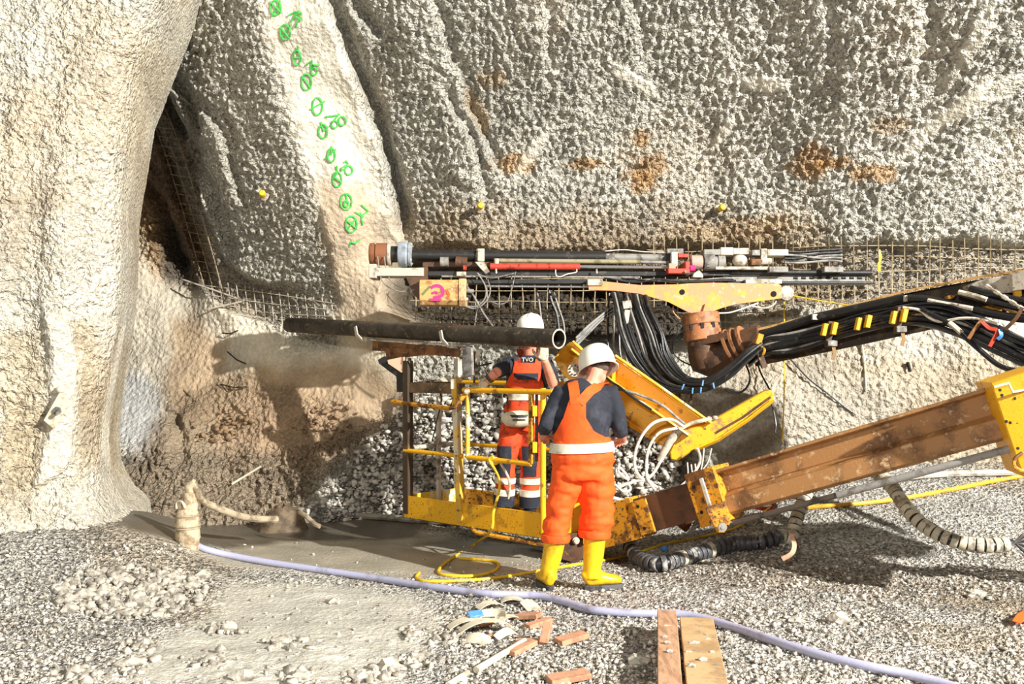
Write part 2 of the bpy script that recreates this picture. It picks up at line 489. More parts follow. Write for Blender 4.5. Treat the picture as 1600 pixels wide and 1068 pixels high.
# folds: (points, depth of the groove, its width, how far the right lip stands proud, lip reach)
FOLDS = [
 ([(505, -60), (535, 40), (565, 110), (592, 190), (614, 262), (628, 330), (640, 385)], 0.16, 0.07, 0.22, 0.7),
 ([(540, -20), (575, 30), (600, 60)], 0.10, 0.06, 0.10, 0.3),
 ([(660, -40), (700, 60), (735, 140), (765, 220), (790, 285)], 0.06, 0.06, 0.12, 0.5),
 ([(690, 120), (728, 190), (752, 260), (770, 330)], 0.06, 0.05, 0.07, 0.4),
 ([(840, -40), (858, 40), (870, 120)], 0.04, 0.05, 0.06, 0.4),
 ([(985, -40), (1000, 40), (1010, 90)], 0.04, 0.05, 0.05, 0.4),
 ([(1300, -40), (1290, 60), (1305, 120)], 0.03, 0.05, 0.05, 0.4),
 ([(1440, -40), (1455, 60), (1440, 130)], 0.03, 0.05, 0.05, 0.4),
 ([(235, 60), (262, 110), (296, 165), (316, 215)], 0.13, 0.08, 0.12, 0.4),
 ([(205, 95), (250, 150), (290, 210), (325, 300), (350, 380), (368, 425)], 0.14, 0.10, 0.16, 0.4),
 ([(300, 150), (330, 175), (352, 215), (368, 270), (392, 340)], 0.08, 0.05, 0.10, 0.3),
 ([(345, 170), (360, 200), (372, 240)], 0.06, 0.04, 0.05, 0.2),
 ([(185, 250), (225, 285), (255, 330), (272, 390), (292, 425)], 0.16, 0.09, 0.06, 0.3),
 ([(495, 320), (508, 370), (518, 430), (520, 500)], 0.05, 0.05, -0.10, 0.4),
 ([(268, 640), (275, 690), (282, 735)], 0.10, 0.07, 0.05, 0.3),
 ([(1170, -60), (1185, 20), (1200, 80)], 0.03, 0.06, 0.04, 0.4),
 ([(700, 285), (735, 300), (760, 305)], 0.05, 0.04, 0.0, 0.3)]
FOLDS = [(line_xz(a), b, c, d, e) for a, b, c, d, e in FOLDS]
# the uncovered strip of reinforcing mesh: the spray is missing there, so the wall steps back
SLOT_R = [line_xz([(645, 425), (760, 440), (900, 440), (1060, 430), (1250, 432), (1420, 420), (1600, 425), (1800, 430)]),]
SLOT_L = [line_xz([(215, 115), (240, 165), (268, 230), (290, 300), (312, 370), (333, 425), (360, 455), (420, 472), (520, 482)]),]
def lip(x, z):
    """the recessed strip: 0 outside, 1 inside"""
    d, _, u = seg_dist(x, z, SLOT_R[0], True)
    w = 0.33 - 0.05 * np.clip((x - 0.5) / 3.0, 0, 1)
    a = sstep(w + 0.05, w - 0.05, d + 0.06 * pn(x * 2.2, z * 2.2, 5)) * sstep(0, 0.06, u)
    d, _, u = seg_dist(x, z, SLOT_L[0], True)
    b = sstep(0.26, 0.16, d + 0.05 * pn(x * 3, z * 3, 6)) * sstep(0, 0.1, u) * sstep(1, 0.85, u)
    return a, b
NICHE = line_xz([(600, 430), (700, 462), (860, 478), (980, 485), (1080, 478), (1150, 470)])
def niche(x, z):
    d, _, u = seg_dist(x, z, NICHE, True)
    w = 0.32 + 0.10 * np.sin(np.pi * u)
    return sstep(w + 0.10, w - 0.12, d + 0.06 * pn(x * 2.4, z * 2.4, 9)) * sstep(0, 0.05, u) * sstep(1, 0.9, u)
def wall_depth(x, z, slots=True, deep=True):
    x = np.asarray(x, float); z = np.asarray(z, float)
    y = wall_smooth(x, z)
    xw = x + 0.06 * pn(x * 2.6, z * 2.6, 7) + 0.025 * pn(x * 7, z * 7, 8); zw = z
    for line, g, w, l, reach in FOLDS:
        d, s, u = seg_dist(xw, zw, line, True)
        fade = sstep(0, 0.18, u) * sstep(1, 0.82, u)
        sd = s * d
        y = y + 1.5 * fade * g * np.exp(-(d / w) ** 2)
        y = y - fade * l * sstep(-0.5 * w, 2.2 * w, sd) * np.exp(-(np.maximum(sd, 0) / reach) ** 2)
    # long sprayed flutes leaning down to the right
    u = 0.95 * x + 0.30 * z; v = -0.30 * x + 0.95 * z
    y = y + 0.10 * pn(u * 1.25, v * 0.42, 3) + 0.05 * pn(u * 2.7, v * 1.0, 4)
    if slots:
        a, b = lip(x, z)
        y = y + 0.20 * a + 0.20 * b
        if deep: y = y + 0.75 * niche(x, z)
    return y
_gxs = np.arange(-8.0, 7.6, 0.05); _gzs = np.arange(-1.0, 7.6, 0.05)
_GX, _GZ = np.meshgrid(_gxs, _gzs)
_WG = {True: wall_depth(_GX, _GZ, True), False: wall_depth(_GX, _GZ, False), 'mat': wall_depth(_GX, _GZ, True, False)}
def wall_at(x, z, slots=True):
    g = _WG[slots]
    u = min(max((x + 8.0) / 0.05, 0), len(_gxs) - 1.001); v = min(max((z + 1.0) / 0.05, 0), len(_gzs) - 1.001)
    i, j = int(u), int(v); u -= i; v -= j
    return float((g[j, i] * (1 - u) + g[j, i + 1] * u) * (1 - v) + (g[j + 1, i] * (1 - u) + g[j + 1, i + 1] * u) * v)
def W(px, py, slots=True, off=0.0):
    """the point of the wall seen at this place of the photograph, off metres proud of it"""
    y = 10.0
    for _ in range(40):
        p = P(px, py, y)
        y = 0.5 * y + 0.5 * wall_at(p.x, p.z, slots)
    return P(px, py, y - off)

def poly_in(x, z, pts, soft):
    """soft mask of a polygon given by places in the photograph"""
    L = line_xz(list(pts) + [pts[0]])
    d, _ = seg_dist(x, z, L)
    ins = np.zeros(x.shape, bool)
    for (ax, az), (bx, bz) in zip(L[:-1], L[1:]):
        c = ((az > z) != (bz > z)) & (x < (bx - ax) * (z - az) / (bz - az + 1e-12) + ax)
        ins ^= c
    sd = np.where(ins, -d, d) + 0.5 * soft * fbm(x * 3.0, z * 3.0, 4, 11)
    return sstep(soft, -soft, sd)
def blob(x, z, px, py, rx, ry, ang=0.0, rag=0.5):
    p = on_smooth(px, py); k = p.y / F
    c, s = math.cos(ang), math.sin(ang)
    dx, dz = (x - p.x) / k, -(z - p.z) / k
    u = (dx * c + dz * s) / rx; v = (-dx * s + dz * c) / ry
    return sstep(1.25, 0.55, np.hypot(u, v) + rag * fbm(x * 4, z * 4, 4, int(px) % 40))

xs = np.concatenate([np.arange(-7.6, -5.2, 0.05), np.arange(-5.2, 5.4, 0.0125), np.arange(5.4, 7.2, 0.05)]); zs = np.concatenate([np.arange(-0.3, 0, 0.04), np.arange(0, 5.6, 0.0125), np.arange(5.6, 7.4, 0.05)])
X, Z = np.meshgrid(xs, zs)
Y = wall_depth(X, Z)
tint = np.empty(X.shape + (3,)); tint[:] = lin((214, 209, 194))
grain = np.ones(X.shape)
def paint(m, rgb, k=1.0):
    global tint
    mm = (m * k)[..., None]
    tint = tint * (1 - mm) + np.array(lin(rgb)) * mm
# tones of the sprayed concrete
paint(sstep(-0.2, 0.5, fbm(X * 0.5, Z * 0.5, 4, 21)), (196, 192, 178), 0.8)
paint(sstep(0.1, 0.7, fbm(X * 0.8, Z * 0.8, 4, 23)), (222, 210, 188), 0.6)
ROUGHL = [(250, 0), (400, 0), (440, 120), (490, 260), (510, 340), (520, 480), (380, 460), (330, 420), (290, 280), (215, 130), (225, 60)]
paint(poly_in(X, Z, ROUGHL, 0.08), (204, 199, 184), 0.8)
BAND = [(395, -80), (480, -60), (545, 90), (590, 250), (630, 380), (650, 520), (640, 600), (560, 640), (530, 520), (518, 400), (498, 320), (455, 180), (415, 60)]
band = poly_in(X, Z, BAND, 0.10)
paint(band, (236, 228, 208), 0.95); grain = grain * (1 - 0.80 * band)
paint(poly_in(X, Z, [(500, 290), (575, 290), (625, 400), (640, 540), (560, 560), (520, 470)], 0.16), (186, 158, 124), 0.7)
MESHB = [(620, 320), (760, 330), (900, 335), (1060, 330), (1250, 350), (1300, 400), (1300, 470), (640, 520)]
paint(poly_in(X, Z, MESHB, 0.30), (170, 142, 104), 0.75)
for a in [(1010, 262, 42, 24), (1003, 218, 16, 14), (1008, 285, 22, 18), (1268, 262, 30, 30), (1300, 256, 28, 10), (1370, 270, 40, 15), (910, 256, 36, 9), (800, 250, 36, 18)]:
    paint(blob(X, Z, *a), (188, 142, 84), 0.75)
for a in [(770, 120, 22, 10), (745, 170, 14, 40, -0.4), (1390, 195, 30, 14), (1170, 360, 90, 20)]:
    paint(blob(X, Z, *a), (196, 162, 116), 0.55)
for a in [(990, 125, 60, 9, 0.45), (830, 240, 60, 10, -0.9), (1130, 205, 26, 8, -1.0), (1190, 130, 50, 10, 0.2), (1520, 60, 14, 60, 0.2), (1540, 150, 90, 16, -0.5), (1470, 190, 60, 16, -0.8)]:
    m = blob(X, Z, *a); paint(m, (214, 207, 188), 0.5); grain = grain * (1 - 0.6 * m); Y = Y - 0.03 * m
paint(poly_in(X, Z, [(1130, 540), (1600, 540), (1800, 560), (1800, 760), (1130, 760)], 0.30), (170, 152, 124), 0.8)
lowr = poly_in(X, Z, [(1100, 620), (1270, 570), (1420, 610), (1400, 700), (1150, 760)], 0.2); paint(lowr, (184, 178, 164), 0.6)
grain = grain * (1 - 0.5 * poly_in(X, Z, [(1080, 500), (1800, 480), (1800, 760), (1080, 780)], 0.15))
# the older excavation to the left
INN = [(150, 180), (215, 150), (250, 230), (290, 310), (330, 430), (300, 460), (255, 440), (225, 380), (190, 330), (150, 320)]
paint(poly_in(X, Z, INN, 0.10), (148, 116, 84), 0.9)
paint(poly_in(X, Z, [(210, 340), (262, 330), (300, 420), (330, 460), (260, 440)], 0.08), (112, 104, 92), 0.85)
paint(poly_in(X, Z, [(150, 240), (200, 250), (245, 330), (250, 440), (150, 440)], 0.10), (214, 176, 128), 0.85)
slope = poly_in(X, Z, [(100, 380), (215, 360), (250, 440), (300, 448), (390, 490), (470, 540), (640, 560), (660, 640), (440, 700), (300, 700), (100, 700)], 0.15)
paint(slope, (226, 214, 190), 0.9); grain = grain * (1 - 0.72 * slope)
paint(poly_in(X, Z, [(270, 500), (300, 490), (350, 540), (350, 590), (390, 570), (560, 565), (640, 610), (640, 690), (500, 720), (280, 650), (255, 590)], 0.12), (186, 158, 124), 0.85)
paint(poly_in(X, Z, [(150, 575), (220, 580), (262, 640), (255, 690), (210, 705), (150, 700)], 0.12), (204, 204, 202), 0.8)
low = poly_in(X, Z, [(262, 610), (380, 580), (520, 620), (560, 680), (480, 780), (440, 830), (100, 840), (100, 710), (220, 715)], 0.14)
paint(low, (158, 136, 108), 0.85); grain = np.maximum(grain, 0.6 * low)
paint(poly_in(X, Z, [(330, 650), (420, 600), (520, 640), (500, 720), (350, 720)], 0.2), (188, 158, 128), 0.5)
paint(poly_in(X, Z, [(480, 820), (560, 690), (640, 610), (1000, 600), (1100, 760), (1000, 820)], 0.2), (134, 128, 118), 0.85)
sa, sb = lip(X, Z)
paint(np.maximum(sa, sb), (128, 108, 80), 0.55); paint(niche(X, Z), (70, 60, 46), 0.9)  # niche colour darkened to stand in for the shade behind the feed
# real relief: spray lumps, clods
lump = 0.45 * np.abs(pn(X * 9, Z * 9, 31)) + 0.6 * np.abs(pn(X * 15.5, Z * 15, 32)) - 0.45 * pn(X * 21, Z * 19, 36) - 0.3
Y = Y + grain * (-0.085 * lump + 0.016 * pn(X * 24, Z * 24, 34) + 0.022 * pn(X * 4.2, Z * 4.0, 33)) + 0.03 * pn(X * 2.2, Z * 2.2, 35) * (1 - 0.5 * grain)
Y = Y + low * 0.05 * fbm(X * 3.5, Z * 3.5, 4, 37)
_WX, _WZ, _WY = xs, zs, Y
def WS(px, py, off=0.0):
    """like W, on the finished rough surface"""
    y = 10.0
    for _ in range(40):
        p = P(px, py, y)
        i = int(np.clip(np.searchsorted(_WX, p.x) - 1, 0, len(_WX) - 2)); j = int(np.clip(np.searchsorted(_WZ, p.z) - 1, 0, len(_WZ) - 2))
        u = (p.x - _WX[i]) / (_WX[i + 1] - _WX[i]); v = (p.z - _WZ[j]) / (_WZ[j + 1] - _WZ[j])
        h = (_WY[j, i] * (1 - u) + _WY[j, i + 1] * u) * (1 - v) + (_WY[j + 1, i] * (1 - u) + _WY[j + 1, i + 1] * u) * v
        y = 0.5 * y + 0.5 * float(h)
    return P(px, py, y - off)
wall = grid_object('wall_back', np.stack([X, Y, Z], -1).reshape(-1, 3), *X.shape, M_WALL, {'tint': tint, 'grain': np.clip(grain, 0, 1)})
tag(wall, 'rough sprayed concrete side wall of the tunnel', kind='structure')

# ------------------------------------------------------------------ near corner of the lined tunnel on the left
EDGE = [(-420, 430), (-200, 330), (0, 252), (30, 240), (60, 229), (100, 213), (150, 205), (250, 188), (300, 181), (420, 178), (500, 170), (560, 160), (620, 151), (700, 141), (760, 141), (810, 156), (840, 180), (900, 190)]
zE = np.array([P(px, py, 7.6).z for py, px in EDGE]); xE = np.array([P(px, py, 7.6).x for py, px in EDGE])
zz = np.arange(-0.1, 6.4, 0.020); ss = np.concatenate([np.arange(-3.6, 0, 0.020), np.arange(0, 2.4, 0.024)])
S, ZZ = np.meshgrid(ss, zz)
ex = np.interp(ZZ, zE[::-1], xE[::-1])
R0 = 0.40
# plan: flat face running to the edge, rounded corner, then back into the side passage
ca = np.clip((S + R0) / (R0 * 1.9), 0, 1) * (0.62 * math.pi)
ax_ = np.where(S < -R0, S, -R0 + R0 * np.sin(np.minimum(ca, math.pi / 2)) - np.where(ca > math.pi / 2, R0 * (1 - np.cos(ca - math.pi / 2)), 0))
ay_ = np.where(S < -R0, (S + R0) * 0.22, R0 * (1 - np.cos(ca)))
far = np.maximum(S - R0 * 0.9, 0)
ax_ = ax_ - far * 0.30; ay_ = ay_ + far * 0.95
PX = ex + ax_; PY = 7.25 + ay_
nx = np.where(S < -R0, 0.2, np.sin(ca)); ny = -np.where(S < -R0, 0.97, np.cos(ca))
g2 = np.ones(S.shape)
fold = 0.09 * pn(S * 1.8, ZZ * 0.28, 41) + 0.05 * pn(S * 4.0, ZZ * 0.5, 42)
def pz(px, py): q = P(px, py, 7.2); return q.x, q.z
def ppoly(pts, soft):
    L = [pz(*q) for q in list(pts) + [pts[0]]]
    d, _ = seg_dist(PX, ZZ, L); ins = np.zeros(PX.shape, bool)
    for (a, b_), (c, d_) in zip(L[:-1], L[1:]):
        ins ^= ((b_ > ZZ) != (d_ > ZZ)) & (PX < (c - a) * (ZZ - b_) / (d_ - b_ + 1e-12) + a)
    return sstep(soft, -soft, np.where(ins, -d, d) + soft * 0.6 * fbm(PX * 5, ZZ * 5, 4, 44))
rib1 = ppoly([(66, 490), (98, 500), (105, 560), (100, 620), (95, 680), (85, 740), (50, 760), (55, 700), (70, 640), (68, 570)], 0.03)
rib2 = ppoly([(125, 500), (175, 500), (160, 600), (142, 700), (142, 780), (118, 780), (120, 700), (130, 620)], 0.03)
tint = np.empty(S.shape + (3,)); tint[:] = lin((224, 216, 196))
paint(sstep(-0.1, 0.6, fbm(PX * 1.1, ZZ * 0.8, 4, 45)), (216, 198, 168), 0.65)
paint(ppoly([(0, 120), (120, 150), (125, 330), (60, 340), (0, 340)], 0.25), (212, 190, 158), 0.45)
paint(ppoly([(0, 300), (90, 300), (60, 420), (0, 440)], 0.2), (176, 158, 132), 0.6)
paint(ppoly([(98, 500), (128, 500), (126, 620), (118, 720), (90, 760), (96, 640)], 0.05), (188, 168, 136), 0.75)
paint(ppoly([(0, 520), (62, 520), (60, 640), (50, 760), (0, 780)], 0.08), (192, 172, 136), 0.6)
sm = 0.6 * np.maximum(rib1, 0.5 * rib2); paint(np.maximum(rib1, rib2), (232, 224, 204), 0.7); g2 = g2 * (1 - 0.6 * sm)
lumpP = 1.2 * np.abs(pn(PX * 12 + PY * 8, ZZ * 12, 46)) + 0.8 * np.abs(pn(PX * 20 + PY * 12, ZZ * 20, 47)) - 0.6
disp = g2 * (-0.042 * lumpP + 0.02 * pn(PX * 5, ZZ * 4, 48)) + fold + 0.07 * rib1 + 0.05 * rib2
foot = np.exp(-np.maximum(ZZ - 0.35, 0) / 0.22) * 0.10
disp = disp * np.where(S > -0.05, np.exp(-((S + 0.05) / 0.5) ** 2) * 0.5 + 0.15, 1) + foot
PX = PX + nx * disp; PY = PY + ny * disp
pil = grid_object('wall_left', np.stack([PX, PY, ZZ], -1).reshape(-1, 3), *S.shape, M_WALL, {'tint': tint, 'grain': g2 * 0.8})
_ppx = 800 + PX / PY * F; _ppy = HOR - (ZZ - EYE) / PY * F
def PW(px, py):
    k = np.argmin(np.where(S < 0.2, (_ppx - px) ** 2 + (_ppy - py) ** 2, 1e9)); return P(px, py, float(PY.ravel()[k]))
tag(pil, 'cream sprayed concrete corner of the lined tunnel', kind='structure')

# ------------------------------------------------------------------ ground
PLAN = [(-8.0, 6.3), (-4.6, 6.9), (-3.75, 7.15), (-3.2, 7.55), (-3.35, 8.4)]
def ground_z(x, y):
    x = np.asarray(x, float); y = np.asarray(y, float)
    d, _ = seg_dist(x, y, PLAN)
    z = 0.40 * np.exp(-(d / 0.75) ** 2)
    z = z + sstep(0.9, 3.2, x) * 0.26 * np.maximum(y - 7.1, 0)
    z = z + 0.05 * pn(x * 0.5, y * 0.5, 51) * sstep(0.5, 2.5, np.hypot(x - 0.5, y - 7.0)) + 0.02 * pn(x * 1.4, y * 1.4, 52)
    z = z - 0.06 * np.exp(-(((x + 3.0) / 1.6) ** 2 + ((y - 9.4) / 0.8) ** 2))
    return z
_qx = np.arange(-9.5, 9.0, 0.05); _qy = np.arange(3.0, 15.0, 0.05)
_QX, _QY = np.meshgrid(_qx, _qy); _QG = ground_z(_QX, _QY)
def ground_at(x, y):
    u = min(max((x + 9.5) / 0.05, 0), len(_qx) - 1.001); v = min(max((y - 3.0) / 0.05, 0), len(_qy) - 1.001)
    i, j = int(u), int(v); u -= i; v -= j
    return float((_QG[j, i] * (1 - u) + _QG[j, i + 1] * u) * (1 - v) + (_QG[j + 1, i] * (1 - u) + _QG[j + 1, i + 1] * u) * v)
def G(px, py, up=0.0):
    """the point of the ground seen at this place of the photograph, up metres above it"""
    z = 0.0
    for _ in range(30):
        d = (EYE - z) * F / (py - HOR); p = P(px, py, d)
        z = 0.5 * z + 0.5 * ground_at(p.x, p.y)
    d = (EYE - z) * F / (py - HOR)
    q = P(px, py, d); q.z = z + up
    return q
def gz(p, up=0.0):
    return Vector((p[0], p[1], float(ground_z(p[0], p[1])) + up))

ys = [3.9]
while ys[-1] < 11.6: ys.append(ys[-1] + 0.0021 * ys[-1] + 0.002)
gx = np.concatenate([np.arange(-9.0, -4.2, 0.045), np.arange(-4.2, 4.6, 0.0165), np.arange(4.6, 8.5, 0.05)])
GX, GY = np.meshgrid(gx, np.array(ys))
GZ = ground_z(GX, GY)
tint = np.empty(GX.shape + (3,)); tint[:] = lin((208, 203, 192))
def gpoly(pts, soft):
    L = [(q.x, q.y) for q in (G(*t) for t in list(pts) + [pts[0]])]
    d, _ = seg_dist(GX, GY, L); ins = np.zeros(GX.shape, bool)
    for (a, b_), (c, d_) in zip(L[:-1], L[1:]):
        ins ^= ((b_ > GY) != (d_ > GY)) & (GX < (c - a) * (GY - b_) / (d_ - b_ + 1e-12) + a)
    return sstep(soft, -soft, np.where(ins, -d, d) + soft * 0.7 * fbm(GX * 3, GY * 3, 4, 54))
paint(sstep(0.0, 0.6, fbm(GX * 0.7, GY * 0.7, 4, 55)), (190, 174, 148), 0.7)
wet = gpoly([(300, 862), (420, 840), (640, 832), (860, 850), (850, 885), (700, 905), (560, 900), (420, 885)], 0.22)
wet2 = gpoly([(350, 905), (560, 912), (660, 935), (700, 985), (660, 1010), (610, 1075), (330, 1080), (150, 1060), (230, 1000), (330, 955)], 0.18)
pool = gpoly([(150, 800), (330, 790), (480, 795), (660, 810), (650, 838), (440, 845), (300, 852), (190, 832)], 0.12)
paint(wet, (172, 164, 146)); paint(wet2, (200, 196, 182), 0.9); paint(pool, (78, 70, 57), 0.9)
brown = gpoly([(980, 870), (1250, 880), (1500, 890), (1600, 900), (1600, 960), (1400, 940), (1150, 920), (1000, 900)], 0.25)
paint(brown, (150, 128, 98), 0.55)
ggr = np.clip(1 - 0.93 * np.maximum(np.maximum(wet, wet2 * 0.9), pool), 0, 1)
clod = gpoly([(90, 905), (180, 880), (330, 900), (340, 940), (250, 980), (110, 960)], 0.15)
clod2 = gpoly([(60, 1010), (330, 1000), (700, 985), (760, 1068), (60, 1068)], 0.2)
lg = 1.2 * np.abs(pn(GX * 16, GY * 14, 61)) + 0.8 * np.abs(pn(GX * 28, GY * 24, 62)) - 0.6
GZ = GZ + ggr * (0.020 * lg + 0.010 * pn(GX * 6, GY * 6, 63)) + clod * 0.035 * np.abs(fbm(GX * 7, GY * 7, 3, 64)) + clod2 * 0.014 * np.abs(fbm(GX * 6, GY * 6, 3, 65))
GZ = GZ + wet2 * 0.006 * pn(GX * 4, GY * 9, 66)
flo = grid_object('floor', np.stack([GX, GY, GZ], -1).reshape(-1, 3), *GX.shape, M_FLOOR, {'tint': tint, 'grain': ggr})
tag(flo, 'trodden gravel and mud ground of the tunnel', kind='structure')
del X, Z, ZZ, GX, GY, GZ, tint
# ------------------------------------------------------------------ things fixed to the wall
def cross(t): return t.orthogonal()
# reinforcing mats, every bar a part
def mat_bars(name, label, verts_px, horiz_px, off, r=0.006):
    c = W(*horiz_px[0][0], off=off)
    t = thing(name, label, 'mesh', c)
    for line in verts_px:
        pts = [W(x, y, 'mat', off) for x, y in line]
        MB().tube(pts, r, 5).build('vertical_bar', REBAR, t)
    for line in horiz_px:
        pts = [W(x, y, 'mat', off + 0.012) for x, y in line]
        MB().tube(pts, r, 5).build('horizontal_bar', REBAR, t)
    return t
vb = []
x = 1240.0
while x < 1612:
    j = random.uniform(-3, 3)
    vb.append([(x + j, 372 + random.uniform(-8, 6)), (x + j * 0.6, 425), (x, 480)])
    x += 19.2
hb = []
for y0 in (386, 404, 421, 438, 455, 470):
    hb.append([(1235 + k * 53, y0 + 3.5 * math.sin(k * 0.8 + y0) + random.uniform(-1.5, 1.5)) for k in range(8)])
mat_bars('reinforcing_mesh', 'steel reinforcing mesh laid open in the wall above the hose-hung boom', vb, hb, 0.05)
vb = []
x = 650.0
while x < 1235:
    j = random.uniform(-3, 3)
    y0 = 372 if x > 1010 else 430
    vb.append([(x + j, y0 + random.uniform(-6, 6)), (x, 470), (x + j * 0.5, 522)])
    x += 18.6
hb = []
for y0 in (392, 436, 453, 470, 487, 504):
    a = 1010 if y0 < 430 else 640
    n = 6 if y0 < 430 else 12
    hb.append([(a + k * (1238 - a) / (n - 1), y0 + random.uniform(-2, 2)) for k in range(n)])
mat_bars('reinforcing_mesh', 'steel reinforcing mesh in the dark recess behind the drill feed', vb, hb, 0.05)
# the mat on the left: it runs down the old excavation as a ladder, then along as a grid
t = thing('reinforcing_mesh', 'bent strip of reinforcing mesh running down the old excavation on the left', 'mesh', W(333, 440, off=0.04))
for dx in (-13, 0, 14):
    pts = [W(x + dx, y, off=0.05) for x, y in [(215, 110), (240, 160), (266, 225), (287, 290), (305, 350), (322, 410), (334, 455)]]
    MB().tube(cr(pts, 3), 0.007, 5).build('long_bar', REBAR, t)
y = 140.0
lx = np.interp
while y < 440:
    xc = float(lx(y, [110, 160, 225, 290, 350, 410, 455], [215, 240, 266, 287, 305, 322, 334]))
    MB().tube([W(xc - 16, y - 3, off=0.06), W(xc, y, off=0.06), W(xc + 18, y + 2, off=0.06)], 0.005, 5).build('cross_bar', REBAR, t)
    y += 15
for i, x in enumerate(np.arange(330, 520, 13.4)):
    yt = float(lx(x, [330, 400, 520], [436, 450, 468])); yb = float(lx(x, [330, 400, 440, 520], [474, 498, 508, 500]))
    MB().tube([W(x - 1, yt, off=0.06), W(x + 2, (yt + yb) / 2, off=0.06), W(x + 4, yb, off=0.06)], 0.006, 5).build('vertical_bar', PALE, t)
for k, (a, b, c) in enumerate([((322, 446), (420, 458), (522, 474)), ((325, 460), (420, 474), (522, 484)), ((340, 474), (420, 488), (520, 494)), ((380, 492), (440, 499), (515, 503))]):
    MB().tube(cr([W(*q, off=0.075) for q in (a, b, c)], 4), 0.006, 5).build('horizontal_bar', PALE, t)
MB().tube([W(287, 437, off=0.30), W(340, 455, off=0.22), W(381, 470, off=0.14)], 0.011, 6).solo('loose_rebar', PALE, 'loose pale steel bar slanting down across the left mesh', 'bar')
MB().tube([W(328, 482, off=0.10), W(381, 470, off=0.13)], 0.010, 6).solo('loose_rebar', PALE, 'short pale steel bar rising from the mud ledge to the left mesh', 'bar')

# rock bolts with yellow caps
def bolt(px, py, label, L=0.16):
    p = W(px, py, slots=False); n = Vector((0.12, -1, 0.05)).normalized()
    t = thing('rock_bolt', label, 'bolt', p, None)
    MB().tube([p - n * 0.08, p + n * (L - 0.03)], 0.016, 8).build('bar', REBAR, t)
    MB().lathe(p + n * 0.01, n, [(0.01, 0), (0.045, 0), (0.05, 0.012), (0.03, 0.028), (0.02, 0.03)], 10).build('washer', PALE, t)
    MB().lathe(p + n * (L - 0.06), n, [(0.022, 0), (0.036, 0.01), (0.036, 0.07), (0.028, 0.085), (0.01, 0.09)], 12).build('cap', YCAB, t)
bolt(413, 307, 'yellow-capped rock bolt in the rough wall left of the green markings')
bolt(749, 326, 'yellow-capped rock bolt above the black casing tube of the drill')
bolt(1122, 328, 'yellow-capped rock bolt above the grey drive motors of the drill', 0.14)
# yellow tag on the mesh and plumb lines
tp = W(1374, 405, off=0.10)
MB().ribbon([W(1373, 390, off=0.09), W(1376, 402, off=0.11), W(1373, 412, off=0.10), W(1374, 424, off=0.09)], 0.03, (0.2, -1, 0), 0.004).solo('tape_marker', YCAB, 'yellow tape knotted on the open reinforcing mesh', 'tape')
# plate of an anchor on the near corner
pc = PW(95, 640) + Vector((0, -0.05, 0))
t = thing('anchor_plate', 'pale anchor plate with a bolt end on the cream tunnel corner', 'anchor', pc)
u = Vector((0.46, 0, 0.89)).normalized(); v = Vector((0.86, 0.25, -0.44)).normalized(); n = u.cross(v).normalized()
if n.y > 0: n = -n
pl = [pc + u * 0.13 - v * 0.045, pc + u * 0.10 + v * 0.06, pc - u * 0.14 + v * 0.04, pc - u * 0.11 - v * 0.055]
MB().prism(pl, n * 0.016).build('plate', SHELL, t, bevel=0.003)
MB().tube([pc - n * 0.05, pc + n * 0.09 + v * 0.02], 0.014, 8).build('bolt_end', GREYS, t)
MB().lathe(pc + n * 0.014, n, [(0.01, 0), (0.034, 0), (0.03, 0.022), (0.01, 0.024)], 6).build('nut', GREYS, t)
MB().ball(pc + u * 0.15 - v * 0.05, (0.035, 0.03, 0.03), 8, 5).build('concrete_blob', SHELL, t)

# green surveying marks sprayed on the smooth band, each a flat mark of the wall
def mark(name, *strokes):
    mb = MB()
    for st in strokes:
        pts = []
        for (a, b) in zip(st[:-1], st[1:]):
            for k in range(3): pts.append((a[0] + (b[0] - a[0]) * k / 3, a[1] + (b[1] - a[1]) * k / 3))
        pts.append(st[-1])
        mb.ribbon([WS(x, y, off=0.012) for x, y in pts], 0.0155, (0.1, -1, 0.05), 0.003)
    mb.build(name, GREEN, wall)
def ring(cx, cy, rx, ry, n=10):
    return [(cx + rx * math.cos(2 * math.pi * k / n), cy + ry * math.sin(2 * math.pi * k / n)) for k in range(n + 1)]
mark('sprayed_ring', ring(431, 12, 8, 12), [(422, 2), (440, 20)], [(438, 1), (425, 26)])
mark('sprayed_number', [(450, 25), (462, 18), (472, 21)], [(467, 17), (459, 28), (454, 36)], [(463, 26), (472, 32)], [(470, 20), (466, 32), (461, 44)])
mark('sprayed_ring', ring(446, 50, 8, 12), [(438, 42), (453, 60)], [(453, 40), (439, 60)])
mark('sprayed_ring', ring(464, 90, 6, 12), [(465, 72), (464, 82)], [(459, 90), (469, 90)])
mark('sprayed_number', [(477, 103), (488, 94), (485, 108)], [(500, 102), (489, 101), (487, 110)], ring(491, 111, 4.5, 6))
mark('sprayed_ring', ring(479, 128, 8, 13), [(472, 118), (486, 138)])
mark('sprayed_ring', ring(496, 166, 8, 14), [(485, 171), (508, 158)])
mark('sprayed_number', [(509, 182), (520, 181), (531, 179)], [(528, 181), (521, 189), (516, 197)], ring(535, 189, 6, 7), ring(523, 194, 5, 6))
mark('sprayed_ring', ring(505, 205, 7, 11), [(501, 190), (506, 205), (513, 198)])
mark('sprayed_ring', ring(518, 242, 6, 11), [(507, 249), (525, 233)], [(518, 228), (518, 242)])
mark('sprayed_number', [(537, 254), (541, 251), (544, 256), (533, 263), (534, 266), (540, 263)], ring(545, 266, 6, 7))
mark('sprayed_ring', ring(527, 280, 7, 12), [(526, 259), (527, 270), (520, 280)], [(522, 276), (533, 284)])
mark('sprayed_ring', ring(541, 315, 9, 13), [(541, 302), (542, 317)], ring(541, 318, 3.5, 5))
